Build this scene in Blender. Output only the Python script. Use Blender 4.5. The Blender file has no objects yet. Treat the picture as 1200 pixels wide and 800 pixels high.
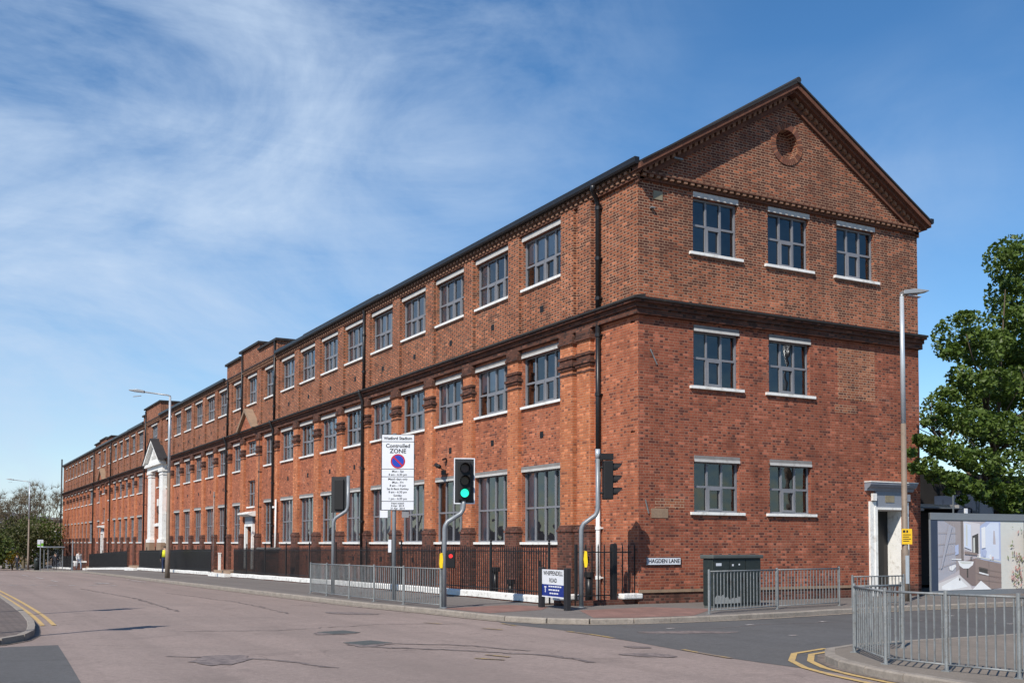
import bpy, bmesh, math, random
from mathutils import Vector, Matrix
R = math.radians
random.seed(7)
scene = bpy.context.scene
col = scene.collection

# ------------------------------------------------------------------ camera
ZO = 1.66                      # height of the ground-floor sill line above the pavement at the corner
cam_d = bpy.data.cameras.new('camera')
cam = bpy.data.objects.new('camera', cam_d); col.objects.link(cam)
ax = Vector((0.87572717, -0.48280158, 0.00213437)); ay = Vector((-0.02201835, -0.03552092, 0.99912635)); az = Vector((-0.48230397, -0.87500908, -0.04173713))
m = Matrix((ax, ay, az)).transposed().to_4x4()
m.translation = Vector((-16.92, -23.64, -0.046 + ZO))
cam.matrix_world = m
cam_d.sensor_width = 36; cam_d.lens = 37.71; cam_d.shift_y = 0.1534; cam_d.clip_start = 0.1; cam_d.clip_end = 6000
scene.camera = cam

# ------------------------------------------------------------------ light and sky
SUN_AZ, SUN_EL = R(34), R(43)
L = Vector((math.cos(SUN_EL) * math.cos(SUN_AZ), math.cos(SUN_EL) * math.sin(SUN_AZ), -math.sin(SUN_EL)))
sd = bpy.data.lights.new('sun', 'SUN'); sd.energy = 4.9; sd.angle = R(0.5); sd.color = (1.0, 0.93, 0.83)
sun = bpy.data.objects.new('sun', sd); col.objects.link(sun)
sun.rotation_euler = L.to_track_quat('-Z', 'Y').to_euler()
scene.view_settings.view_transform = 'Standard'; scene.view_settings.look = 'None'
scene.view_settings.exposure = 0.2; scene.view_settings.gamma = 1.0
world = bpy.data.worlds.new('World'); scene.world = world; world.use_nodes = True
wt = world.node_tree; wt.nodes.clear()

def nd(t, typ, **kw):
    n = t.nodes.new(typ)
    for k, v in kw.items():
        if k == 'inp':
            for i, val in v.items(): n.inputs[i].default_value = val
        else: setattr(n, k, v)
    return n
def mth(t, op, a, b=None, c=None, clamp=False):
    n = t.nodes.new('ShaderNodeMath'); n.operation = op; n.use_clamp = clamp
    for i, v in enumerate((a, b, c)):
        if v is None: continue
        if isinstance(v, (int, float)): n.inputs[i].default_value = v
        else: t.links.new(v, n.inputs[i])
    return n.outputs[0]
def mixc(t, f, a, b, mode='MIX'):
    n = t.nodes.new('ShaderNodeMix'); n.data_type = 'RGBA'; n.blend_type = mode
    for i, v in ((0, f), (6, a), (7, b)):
        if isinstance(v, (int, float)): n.inputs[i].default_value = v
        elif isinstance(v, tuple): n.inputs[i].default_value = (v[0], v[1], v[2], 1)
        else: t.links.new(v, n.inputs[i])
    return n.outputs[2]
def ramp(t, f, lo, hi):
    n = t.nodes.new('ShaderNodeMapRange'); n.inputs[1].default_value = lo; n.inputs[2].default_value = hi
    t.links.new(f, n.inputs[0]); return n.outputs[0]
def noise(t, vec, scale, detail=4, rough=0.55, dist=0.0):
    n = nd(t, 'ShaderNodeTexNoise'); n.inputs['Scale'].default_value = scale; n.inputs['Detail'].default_value = detail
    n.inputs['Roughness'].default_value = rough; n.inputs['Distortion'].default_value = dist
    if vec is not None: t.links.new(vec, n.inputs['Vector'])
    return n.outputs[0]

sky = nd(wt, 'ShaderNodeTexSky'); sky.sky_type = 'NISHITA'; sky.sun_disc = False
sky.sun_elevation = SUN_EL; sky.sun_rotation = math.atan2(-L.x, -L.y); sky.air_density = 1.0; sky.dust_density = 0.1; sky.ozone_density = 3.0; sky.altitude = 300
tc = nd(wt, 'ShaderNodeTexCoord')
sp = nd(wt, 'ShaderNodeSeparateXYZ'); wt.links.new(tc.outputs['Generated'], sp.inputs[0])
def bank(c, k0, k1):
    """soft edge of a bank of high cloud lying towards direction C"""
    d = nd(wt, 'ShaderNodeVectorMath'); d.operation = 'DOT_PRODUCT'; wt.links.new(tc.outputs['Generated'], d.inputs[0]); d.inputs[1].default_value = Vector(c).normalized()
    n = nd(wt, 'ShaderNodeMapRange'); n.interpolation_type = 'SMOOTHSTEP'; n.inputs[1].default_value = k0; n.inputs[2].default_value = k1
    wt.links.new(d.outputs['Value'], n.inputs[0]); return n.outputs[0]
mp = nd(wt, 'ShaderNodeMapping'); mp.inputs['Rotation'].default_value = (R(8), R(-20), R(10)); mp.inputs['Scale'].default_value = (1.5, 1.5, 2.7)
wt.links.new(tc.outputs['Generated'], mp.inputs[0])
n_big = noise(wt, mp.outputs[0], 1.1, 3, 0.5, 0.3)
n_mid = noise(wt, mp.outputs[0], 2.6, 7, 0.6, 0.5)
mp2 = nd(wt, 'ShaderNodeMapping'); mp2.inputs['Rotation'].default_value = (R(4), R(-28), R(10)); mp2.inputs['Scale'].default_value = (2.0, 2.0, 11.0)
wt.links.new(tc.outputs['Generated'], mp2.inputs[0])
n_str = noise(wt, mp2.outputs[0], 2.2, 8, 0.66, 0.8)
cover = mth(wt, 'MAXIMUM', mth(wt, 'MAXIMUM', bank((.06, .87, .43), .82, .99), mth(wt, 'MULTIPLY', bank((-.2, .97, .12), .84, .99), .95)), mth(wt, 'MULTIPLY', ramp(wt, n_big, .55, .75), .35))
wisp = mth(wt, 'ADD', mth(wt, 'MULTIPLY', ramp(wt, n_mid, .36, .72), .9), mth(wt, 'MULTIPLY', ramp(wt, n_str, .34, .74), .22))
cl = mth(wt, 'MULTIPLY', mth(wt, 'MULTIPLY', cover, wisp), 0.95, clamp=True)
hs = nd(wt, 'ShaderNodeHueSaturation'); hs.inputs['Saturation'].default_value = 1.24; wt.links.new(sky.outputs[0], hs.inputs['Color'])
bgc = mixc(wt, cl, hs.outputs[0], (4.3, 5.3, 6.7))
bg = nd(wt, 'ShaderNodeBackground'); bg.inputs[1].default_value = 0.12
wt.links.new(bgc, bg.inputs[0])
wo = nd(wt, 'ShaderNodeOutputWorld'); wt.links.new(bg.outputs[0], wo.inputs[0])

# ------------------------------------------------------------------ materials
def base(name, rough=0.8, metal=0.0, spec=0.4):
    mt = bpy.data.materials.new(name); mt.use_nodes = True; t = mt.node_tree; t.nodes.clear()
    o = nd(t, 'ShaderNodeOutputMaterial'); b = nd(t, 'ShaderNodeBsdfPrincipled')
    b.inputs['Roughness'].default_value = rough; b.inputs['Metallic'].default_value = metal
    b.inputs['Specular IOR Level'].default_value = spec
    t.links.new(b.outputs[0], o.inputs[0]); return mt, t, b
def pos(t):
    return nd(t, 'ShaderNodeNewGeometry').outputs['Position']
def bump(t, b, h, dist, strength=1.0):
    n = nd(t, 'ShaderNodeBump'); n.inputs['Distance'].default_value = dist; n.inputs['Strength'].default_value = strength
    t.links.new(h, n.inputs['Height']); t.links.new(n.outputs[0], b.inputs['Normal'])
def plain(name, c, rough=0.7, metal=0.0, var=0.25, scale=3.0, dirt=None, dirt_amt=0.5, bmp=0.0, obj=False):
    mt, t, b = base(name, rough, metal)
    p = nd(t, 'ShaderNodeTexCoord').outputs['Object'] if obj else pos(t)
    n1 = noise(t, p, scale, 5, 0.6); n2 = noise(t, p, scale * 9, 3, 0.6)
    f = ramp(t, mth(t, 'ADD', mth(t, 'MULTIPLY', n1, 0.65), mth(t, 'MULTIPLY', n2, 0.35)), 0.3, 0.7)
    lo = tuple(x * (1 - var) for x in c); hi = tuple(min(1, x * (1 + var * 0.7)) for x in c)
    cc = mixc(t, f, lo, hi)
    if dirt:
        n3 = noise(t, p, scale * 2.3, 7, 0.7)
        cc = mixc(t, mth(t, 'MULTIPLY', ramp(t, n3, 0.52, 0.68), dirt_amt, clamp=True), cc, dirt)
    t.links.new(cc, b.inputs['Base Color'])
    if bmp: bump(t, b, n2, bmp)
    return mt
def brick(name, c1, c2, head, hp, mortar, stain=(0.05, 0.035, 0.03), st=0.35, pale=0.0, zone=None, mw=(0.0045, 0.0085)):
    """Flemish bond: stretcher and header alternate in every course."""
    mt, t, b = base(name, 0.9, spec=0.25)
    g = nd(t, 'ShaderNodeNewGeometry'); s = nd(t, 'ShaderNodeSeparateXYZ'); t.links.new(g.outputs['Position'], s.inputs[0])
    sn = nd(t, 'ShaderNodeSeparateXYZ'); t.links.new(g.outputs['True Normal'], sn.inputs[0])
    mx = mth(t, 'GREATER_THAN', mth(t, 'ABSOLUTE', sn.outputs[0]), 0.6)
    u = mth(t, 'ADD', mth(t, 'MULTIPLY', s.outputs[0], mth(t, 'SUBTRACT', 1.0, mx)), mth(t, 'MULTIPLY', s.outputs[1], mx))
    v = mth(t, 'DIVIDE', s.outputs[2], 0.075); row = mth(t, 'FLOOR', v); fv = mth(t, 'SUBTRACT', v, row)
    par = mth(t, 'FLOORED_MODULO', row, 2.0)
    uc = mth(t, 'DIVIDE', mth(t, 'ADD', u, mth(t, 'MULTIPLY', par, 0.16875)), 0.3375); cell = mth(t, 'FLOOR', uc); fu = mth(t, 'SUBTRACT', uc, cell)
    ish = mth(t, 'GREATER_THAN', fu, 0.667)
    a = mth(t, 'MULTIPLY', mth(t, 'MINIMUM', mth(t, 'MINIMUM', fu, mth(t, 'SUBTRACT', 1.0, fu)), mth(t, 'ABSOLUTE', mth(t, 'SUBTRACT', fu, 0.667))), 0.3375)
    bb = mth(t, 'MULTIPLY', mth(t, 'MINIMUM', fv, mth(t, 'SUBTRACT', 1.0, fv)), 0.075)
    body = ramp(t, mth(t, 'MINIMUM', a, bb), mw[0], mw[1])
    cid = nd(t, 'ShaderNodeCombineXYZ'); t.links.new(mth(t, 'ADD', cell, mth(t, 'MULTIPLY', ish, 0.5)), cid.inputs[0]); t.links.new(row, cid.inputs[1]); t.links.new(mx, cid.inputs[2])
    wn = nd(t, 'ShaderNodeTexWhiteNoise'); wn.noise_dimensions = '3D'; t.links.new(cid.outputs[0], wn.inputs['Vector'])
    ws = nd(t, 'ShaderNodeSeparateColor'); t.links.new(wn.outputs['Color'], ws.inputs[0])
    patch = noise(t, g.outputs['Position'], 0.35, 4, 0.6, 0.5)
    cc = mixc(t, ws.outputs[0], c1, c2)
    cc = mixc(t, mth(t, 'MULTIPLY', mth(t, 'GREATER_THAN', ws.outputs[2], 0.9), 0.7), cc, tuple(min(1, x * 1.5 + 0.02) for x in c1))
    big = mth(t, 'MULTIPLY', ramp(t, patch, 0.3, 0.7), 0.7)
    prob = mth(t, 'ADD', mth(t, 'MULTIPLY', ish, hp[0]), mth(t, 'MULTIPLY', big, hp[1]))
    if zone:                                     # bricks from another, darker firing higher up the wall
        zf = ramp(t, mth(t, 'ADD', s.outputs[2], mth(t, 'MULTIPLY_ADD', noise(t, g.outputs['Position'], 0.7, 6, 0.7, 0.8), 3.0, -1.5)), zone[0], zone[1])
        prob = mth(t, 'MULTIPLY', prob, mth(t, 'MULTIPLY_ADD', zf, 0.85, 0.40))
        prob = mth(t, 'ADD', prob, mth(t, 'MULTIPLY', zf, 0.30))
        cc = mixc(t, mth(t, 'MULTIPLY', zf, mth(t, 'GREATER_THAN', ws.outputs[2], 0.25)), cc, tuple(x * 0.62 for x in c2))
    dark = mth(t, 'LESS_THAN', ws.outputs[1], prob)
    cc = mixc(t, mth(t, 'MULTIPLY', dark, 0.85), cc, head)
    n3 = noise(t, g.outputs['Position'], 1.3, 7, 0.7, 0.3)
    mo = mixc(t, ramp(t, n3, 0.35, 0.65), mortar, tuple(x * 0.65 for x in mortar))
    cc = mixc(t, body, mo, cc)
    cc = mixc(t, mth(t, 'MULTIPLY', ramp(t, n3, 0.5, 0.75), st, clamp=True), cc, stain)
    if pale:
        n4 = noise(t, g.outputs['Position'], 0.9, 6, 0.7, 0.6)
        cc = mixc(t, mth(t, 'MULTIPLY', ramp(t, n4, 0.6, 0.8), pale, clamp=True), cc, (0.5, 0.36, 0.28))
    mpv = nd(t, 'ShaderNodeMapping'); mpv.inputs['Scale'].default_value = (1.7, 1.7, 0.28); t.links.new(g.outputs['Position'], mpv.inputs[0])
    n6 = noise(t, mpv.outputs[0], 0.55, 8, 0.72, 0.8); n7 = noise(t, g.outputs['Position'], 3.2, 4, 0.65)
    vv = nd(t, 'ShaderNodeCombineColor'); gain = mth(t, 'MULTIPLY_ADD', ramp(t, mth(t, 'ADD', mth(t, 'MULTIPLY', n6, .7), mth(t, 'MULTIPLY', n7, .3)), .3, .7), .62, .68)
    for q in range(3): t.links.new(gain, vv.inputs[q])
    cc = mixc(t, 1.0, cc, vv.outputs[0], 'MULTIPLY')
    n5 = noise(t, g.outputs['Position'], 14.0, 3, 0.6)
    cc = mixc(t, mth(t, 'MULTIPLY', n5, 0.5), cc, tuple(x * 0.75 for x in c2))
    t.links.new(cc, b.inputs['Base Color'])
    bump(t, b, mth(t, 'ADD', body, mth(t, 'MULTIPLY', n5, 0.5)), 0.006, 0.8)
    return mt
M = {}
M['brick_up'] = brick('brown_brick', (0.37, 0.118, 0.052), (0.23, 0.066, 0.033), (0.016, 0.011, 0.012), (0.95, 0.30), (0.47, 0.32, 0.22), stain=(0.03, 0.019, 0.017), st=0.5, pale=0.25, mw=(0.0065, 0.0115))
M['brick_gable_up'] = brick('brown_gable_brick', (0.40, 0.125, 0.06), (0.27, 0.078, 0.04), (0.02, 0.013, 0.014), (0.85, 0.25), (0.42, 0.29, 0.20), stain=(0.03, 0.019, 0.017), st=0.5, pale=0.15, zone=(8.4, 9.8), mw=(0.007, 0.012))
M['brick_low'] = brick('red_brick', (0.42, 0.135, 0.065), (0.30, 0.085, 0.043), (0.075, 0.028, 0.025), (0.20, 0.12), (0.45, 0.275, 0.185), stain=(0.05, 0.03, 0.025), st=0.45, pale=0.45)
M['brick_gable_low'] = brick('gable_red_brick', (0.34, 0.100, 0.054), (0.22, 0.060, 0.035), (0.05, 0.021, 0.022), (0.36, 0.14), (0.38, 0.225, 0.155), stain=(0.04, 0.024, 0.022), st=0.5, pale=0.3)
M['brick_pil'] = brick('orange_brick', (0.52, 0.18, 0.075), (0.40, 0.118, 0.05), (0.14, 0.05, 0.035), (0.12, 0.05), (0.52, 0.34, 0.23), st=0.28, pale=0.4)
M['brick_base'] = brick('sooty_brick', (0.17, 0.062, 0.042), (0.10, 0.04, 0.03), (0.035, 0.022, 0.02), (0.35, 0.35), (0.19, 0.13, 0.10), stain=(0.02, 0.016, 0.015), st=0.7)
M['brick_foot'] = brick('stained_red_brick', (0.31, 0.10, 0.055), (0.20, 0.06, 0.036), (0.06, 0.028, 0.024), (0.28, 0.12), (0.33, 0.22, 0.16), stain=(0.04, 0.026, 0.022), st=0.5)
M['brick_infill'] = brick('infill_brick', (0.33, 0.12, 0.06), (0.22, 0.07, 0.04), (0.06, 0.028, 0.026), (0.45, 0.1), (0.60, 0.44, 0.31), st=0.15, pale=0.3)
M['brick_dark'] = brick('dirty_moulded_brick', (0.15, 0.058, 0.035), (0.09, 0.038, 0.027), (0.03, 0.02, 0.018), (0.3, 0.3), (0.12, 0.085, 0.07), stain=(0.02, 0.016, 0.015), st=0.7)
for _n, _c in (('ring_a', (0.24, 0.085, 0.045)), ('ring_b', (0.15, 0.055, 0.034)), ('ring_c', (0.30, 0.12, 0.065))): M[_n] = plain('rubbed_brick_' + _n[-1], _c, 0.9, var=0.3, scale=6, bmp=0.006)
M['mortar'] = plain('pale_mortar', (0.42, 0.30, 0.22), 0.95, var=0.2)
M['brick_rake'] = plain('brown_moulded_brick', (0.125, 0.05, 0.03), 0.9, var=0.4, scale=4, dirt=(0.03, 0.022, 0.02), dirt_amt=0.7, bmp=0.01)
M['dentil'] = plain('weathered_dentil_brick', (0.25, 0.135, 0.085), 0.9, var=0.5, scale=5, dirt=(0.06, 0.04, 0.03), dirt_amt=0.6)
M['cornice'] = plain('blackened_cornice', (0.045, 0.028, 0.021), 0.9, var=0.5, scale=2.6, dirt=(0.12, 0.06, 0.04), dirt_amt=0.6, bmp=0.02)
M['lead'] = plain('dark_lead', (0.024, 0.021, 0.020), 0.7, var=0.4, scale=2.4, dirt=(0.07, 0.055, 0.045), dirt_amt=0.5)
M['white'] = plain('white_masonry_paint', (0.74, 0.735, 0.71), 0.7, var=0.1, scale=2.2, dirt=(0.36, 0.32, 0.27), dirt_amt=0.6, bmp=0.006)
M['white_dirty'] = plain('chipped_white_paint', (0.74, 0.73, 0.70), 0.7, var=0.12, scale=2.5, dirt=(0.22, 0.19, 0.16), dirt_amt=0.75, bmp=0.01)
M['lintel'] = plain('pale_concrete', (0.48, 0.47, 0.45), 0.8, var=0.15, scale=3, dirt=(0.25, 0.22, 0.2), dirt_amt=0.5)
M['lintel_grey'] = plain('grey_shaded_concrete', (0.21, 0.20, 0.195), 0.85, var=0.2, scale=3, dirt=(0.13, 0.12, 0.11), dirt_amt=0.6)  # shade on the first-floor lintels is put into this darker grey
M['surround'] = plain('grey_blue_painted_timber', (0.20, 0.22, 0.26), 0.5, var=0.1, scale=2, dirt=(0.12, 0.13, 0.15), dirt_amt=0.4)
M['frame'] = plain('grey_window_frame', (0.18, 0.185, 0.205), 0.45, var=0.12, scale=4)
M['slate'] = plain('slate_roof', (0.026, 0.026, 0.029), 0.85, var=0.35, scale=1.5, bmp=0.01)
M['black_iron'] = plain('black_iron', (0.013, 0.013, 0.015), 0.4, var=0.3, scale=5, dirt=(0.05, 0.03, 0.02), dirt_amt=0.35)
M['pipe_white'] = plain('white_pipe', (0.72, 0.72, 0.70), 0.45, var=0.08, scale=3)
M['galv'] = plain('galvanised_steel', (0.23, 0.245, 0.25), 0.6, 0.3, var=0.3, scale=5, dirt=(0.12, 0.10, 0.085), dirt_amt=0.65)
M['galv_pole'] = plain('grey_painted_pole', (0.22, 0.24, 0.26), 0.42, 0.2, var=0.15, scale=4, dirt=(0.12, 0.12, 0.12), dirt_amt=0.4)
M['lamp_col'] = plain('lamp_column_brown_paint', (0.20, 0.155, 0.12), 0.6, var=0.2, scale=3, dirt=(0.1, 0.08, 0.065), dirt_amt=0.5)
M['lamp_top'] = plain('pale_steel_column', (0.46, 0.50, 0.54), 0.35, 0.3, var=0.1, scale=3)
M['alu'] = plain('lantern_casting', (0.30, 0.31, 0.32), 0.4, 0.3, var=0.1)
M['tl_black'] = plain('signal_black_plastic', (0.007, 0.007, 0.008), 0.65, var=0.2, scale=8)
M['tl_board'] = plain('signal_board_black', (0.02, 0.021, 0.023), 0.55, var=0.15, scale=4)
M['sign_white'] = plain('white_sign_sheet', (0.66, 0.68, 0.72), 0.4, var=0.04, scale=2)
M['sign_grey'] = plain('sign_back_grey', (0.22, 0.22, 0.23), 0.5)
M['sign_black'] = plain('black_lettering', (0.012, 0.012, 0.014), 0.5, var=0.05)
M['sign_blue'] = plain('blue_sign_sheet', (0.012, 0.05, 0.38), 0.4, var=0.06)
M['sign_blue_dk'] = plain('navy_sign_sheet', (0.008, 0.025, 0.20), 0.4, var=0.06)
M['sign_red'] = plain('red_sign_sheet', (0.45, 0.012, 0.02), 0.4, var=0.06)
M['yellow'] = plain('yellow_plastic', (0.80, 0.55, 0.01), 0.45, var=0.08)
M['yellow_plate'] = plain('yellow_notice', (0.75, 0.46, 0.02), 0.5, var=0.1)
M['cabinet'] = plain('dark_green_steel_cabinet', (0.020, 0.027, 0.026), 0.45, var=0.2, scale=4, dirt=(0.05, 0.055, 0.05), dirt_amt=0.4)
M['cab_top'] = plain('cabinet_lid_grey', (0.075, 0.085, 0.08), 0.6, var=0.2, scale=4)
M['cab_pale'] = plain('peeled_paint', (0.30, 0.31, 0.30), 0.7, var=0.2)
M['wood_dark'] = plain('black_painted_post', (0.018, 0.017, 0.02), 0.6, var=0.3, scale=5)
M['door_dark'] = plain('dark_door_paint', (0.02, 0.018, 0.018), 0.4, var=0.2)
M['door_red'] = plain('door_edge_red', (0.14, 0.018, 0.02), 0.5)
M['interior'] = plain('dim_room', (0.10, 0.102, 0.115), 0.9, var=0.3, scale=0.8)
M['blind'] = plain('pale_blind', (0.74, 0.71, 0.66), 0.9, var=0.12, scale=2)
M['brass'] = plain('tarnished_plaque', (0.22, 0.19, 0.13), 0.5)
M['stone'] = plain('buff_stone', (0.27, 0.185, 0.125), 0.85, var=0.25, scale=2, dirt=(0.14, 0.11, 0.085), dirt_amt=0.6)
M['kerb'] = plain('granite_kerb', (0.27, 0.235, 0.20), 0.85, var=0.3, scale=3, dirt=(0.12, 0.10, 0.09), dirt_amt=0.5, bmp=0.006)
M['bark'] = plain('bark', (0.11, 0.085, 0.062), 0.95, var=0.4, scale=6, bmp=0.02)
M['twig'] = plain('pale_twigs', (0.13, 0.105, 0.07), 0.95, var=0.3, scale=6)
M['hill'] = plain('far_hill_scrub', (0.10, 0.09, 0.10), 1.0, var=0.3, scale=0.05)
M['scaf'] = plain('scaffold_tube', (0.20, 0.24, 0.28), 0.45, 0.4)
M['shed'] = plain('dark_cladding', (0.018, 0.016, 0.016), 0.85, var=0.4, scale=0.8)
M['shed_edge'] = plain('pale_roof_edge', (0.42, 0.42, 0.42), 0.7)
M['hoard_grey'] = plain('hoarding_grey', (0.17, 0.19, 0.21), 0.5, var=0.08)
M['hoard_blue'] = plain('hoarding_dark_blue', (0.035, 0.05, 0.085), 0.5, var=0.1)
M['flag_green'] = plain('green_flag_sheet', (0.16, 0.42, 0.03), 0.5)

def emis(name, c, s):
    mt, t, b = base(name, 0.3); b.inputs['Base Color'].default_value = (*c, 1); b.inputs['Emission Color'].default_value = (*c, 1); b.inputs['Emission Strength'].default_value = s
    return mt
M['green_lens'] = emis('lit_green_lens', (0.02, 0.85, 0.55), 1.1)
M['red_lens'] = plain('unlit_red_lens', (0.045, 0.008, 0.008), 0.25)
M['amber_lens'] = plain('unlit_amber_lens', (0.05, 0.022, 0.006), 0.25)
M['red_man'] = emis('lit_red_man', (0.8, 0.03, 0.03), 0.5)

def glass(name, tint, refl):
    mt = bpy.data.materials.new(name); mt.use_nodes = True; t = mt.node_tree; t.nodes.clear()
    o = nd(t, 'ShaderNodeOutputMaterial'); tr = nd(t, 'ShaderNodeBsdfTransparent'); tr.inputs[0].default_value = (*tint, 1)
    gl = nd(t, 'ShaderNodeBsdfGlossy'); gl.inputs['Roughness'].default_value = 0.03
    fr = nd(t, 'ShaderNodeFresnel'); fr.inputs[0].default_value = 1.5
    n = noise(t, pos(t), 1.1, 2); bp = nd(t, 'ShaderNodeBump'); bp.inputs['Distance'].default_value = 0.02; t.links.new(n, bp.inputs['Height'])
    t.links.new(bp.outputs[0], gl.inputs['Normal'])
    f = mth(t, 'MULTIPLY_ADD', fr.outputs[0], refl, 0.03, clamp=True)
    mx = nd(t, 'ShaderNodeMixShader'); t.links.new(f, mx.inputs[0]); t.links.new(tr.outputs[0], mx.inputs[1]); t.links.new(gl.outputs[0], mx.inputs[2])
    t.links.new(mx.outputs[0], o.inputs[0]); return mt
M['glass'] = glass('window_glass', (0.70, 0.74, 0.80), 2.0)

def asphalt(name, c, c2, agg, crack=0.6):
    mt, t, b = base(name, 0.9, spec=0.25); p = pos(t)
    big = noise(t, p, 0.22, 5, 0.65, 0.6); mid = noise(t, p, 2.2, 5, 0.65); fine = noise(t, p, 38, 3, 0.7); gr = noise(t, p, 120, 2, 0.6); cl_ = noise(t, p, 11, 4, 0.7)
    cc = mixc(t, ramp(t, big, 0.3, 0.7), c, c2)
    cc = mixc(t, mth(t, 'MULTIPLY', ramp(t, mid, 0.35, 0.7), 0.35), cc, tuple(x * 0.72 for x in c))
    cc = mixc(t, mth(t, 'MULTIPLY', ramp(t, fine, 0.55, 0.75), 0.7, clamp=True), cc, agg)
    cc = mixc(t, mth(t, 'MULTIPLY', ramp(t, gr, 0.5, 0.2), 0.5, clamp=True), cc, tuple(x * 0.45 for x in c))
    cc = mixc(t, mth(t, 'MULTIPLY', ramp(t, cl_, 0.42, 0.68), 0.45, clamp=True), cc, tuple(x * 0.6 for x in c2))
    cc = mixc(t, mth(t, 'MULTIPLY', ramp(t, noise(t, p, 0.9, 6, 0.7, 1.0), 0.54, 0.72), 0.4, clamp=True), cc, tuple(x * 0.55 for x in c2))
    # tyre-polished lanes running with the street
    mp = nd(t, 'ShaderNodeMapping'); mp.inputs['Scale'].default_value = (1.2, 0.05, 1); t.links.new(p, mp.inputs[0])
    ln = noise(t, mp.outputs[0], 0.9, 4, 0.6, 0.3)
    cc = mixc(t, mth(t, 'MULTIPLY', ramp(t, ln, 0.42, 0.68), 0.5, clamp=True), cc, tuple(x * 0.7 for x in c2))
    # fine cracking
    vp = nd(t, 'ShaderNodeVectorMath'); vp.operation = 'ADD'
    nv = nd(t, 'ShaderNodeTexNoise'); nv.inputs['Scale'].default_value = 1.5; nv.inputs['Detail'].default_value = 5; t.links.new(p, nv.inputs['Vector'])
    t.links.new(p, vp.inputs[0]); t.links.new(nv.outputs['Color'], vp.inputs[1])
    vo = nd(t, 'ShaderNodeTexVoronoi'); vo.feature = 'DISTANCE_TO_EDGE'; vo.inputs['Scale'].default_value = 0.75; t.links.new(vp.outputs[0], vo.inputs['Vector'])
    msk = ramp(t, noise(t, p, 0.33, 3, 0.6), 0.53, 0.66)
    ck = mth(t, 'MULTIPLY', mth(t, 'MULTIPLY', ramp(t, vo.outputs['Distance'], 0.016, 0.004), msk, clamp=True), crack)
    cc = mixc(t, ck, cc, tuple(x * 0.3 for x in c))
    t.links.new(cc, b.inputs['Base Color'])
    bump(t, b, mth(t, 'ADD', fine, mth(t, 'MULTIPLY', gr, 0.6)), 0.008, 0.7)
    return mt
def worn(name, c, under, lo=0.35, hi=0.6):
    mt, t, b = base(name, 0.8); p = pos(t); n = noise(t, p, 7, 6, 0.75)
    t.links.new(mixc(t, ramp(t, n, lo, hi), under, c), b.inputs['Base Color']); return mt
M['road'] = asphalt('pinkish_road_surface', (0.325, 0.254, 0.225), (0.26, 0.208, 0.186), (0.50, 0.41, 0.37))
M['road_dark'] = asphalt('dark_asphalt', (0.125, 0.124, 0.126), (0.112, 0.108, 0.106), (0.23, 0.22, 0.21))
M['patch'] = worn('patched_asphalt', (0.115, 0.094, 0.09), (0.255, 0.205, 0.187), 0.34, 0.60)
M['pave'] = asphalt('pavement_asphalt', (0.20, 0.18, 0.165), (0.165, 0.15, 0.14), (0.30, 0.27, 0.25), 0.4)
M['pave_tan'] = asphalt('worn_tan_pavement', (0.25, 0.21, 0.175), (0.20, 0.175, 0.15), (0.36, 0.31, 0.26), 0.4)

def slabs(name, c1, c2, joint, w, h, rot=0.0):
    mt, t, b = base(name, 0.9, spec=0.25); p = pos(t)
    mp = nd(t, 'ShaderNodeMapping'); mp.inputs['Rotation'].default_value = (0, 0, rot); t.links.new(p, mp.inputs[0])
    bt = nd(t, 'ShaderNodeTexBrick'); t.links.new(mp.outputs[0], bt.inputs['Vector'])
    bt.inputs['Scale'].default_value = 1.0; bt.inputs['Brick Width'].default_value = w; bt.inputs['Row Height'].default_value = h; bt.inputs['Mortar Size'].default_value = 0.008
    bt.inputs['Color1'].default_value = (*c1, 1); bt.inputs['Color2'].default_value = (*c2, 1); bt.inputs['Mortar'].default_value = (*joint, 1)
    n = noise(t, p, 1.2, 6, 0.7); cc = mixc(t, mth(t, 'MULTIPLY', ramp(t, n, 0.4, 0.7), 0.6, clamp=True), bt.outputs[0], tuple(x * 0.55 for x in c2))
    t.links.new(cc, b.inputs['Base Color']); bump(t, b, bt.outputs['Fac'], -0.006, 0.6)
    return mt
M['tactile'] = slabs('red_tactile_slabs', (0.27, 0.155, 0.128), (0.22, 0.13, 0.11), (0.12, 0.08, 0.07), 0.4, 0.4)
M['block'] = slabs('block_paving', (0.19, 0.15, 0.13), (0.14, 0.115, 0.105), (0.07, 0.06, 0.055), 0.2, 0.1, R(45))

M['line_yellow'] = worn('worn_yellow_line', (0.50, 0.34, 0.13), (0.22, 0.175, 0.15), 0.3, 0.5)
M['line_yellow2'] = worn('faded_yellow_line', (0.50, 0.33, 0.08), (0.2, 0.16, 0.14), 0.45, 0.65)
M['line_pale'] = worn('faded_edge_line', (0.36, 0.30, 0.23), (0.2, 0.17, 0.15), 0.35, 0.6)
M['line_white'] = worn('worn_white_line', (0.55, 0.52, 0.50), (0.22, 0.18, 0.17), 0.42, 0.6)

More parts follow.
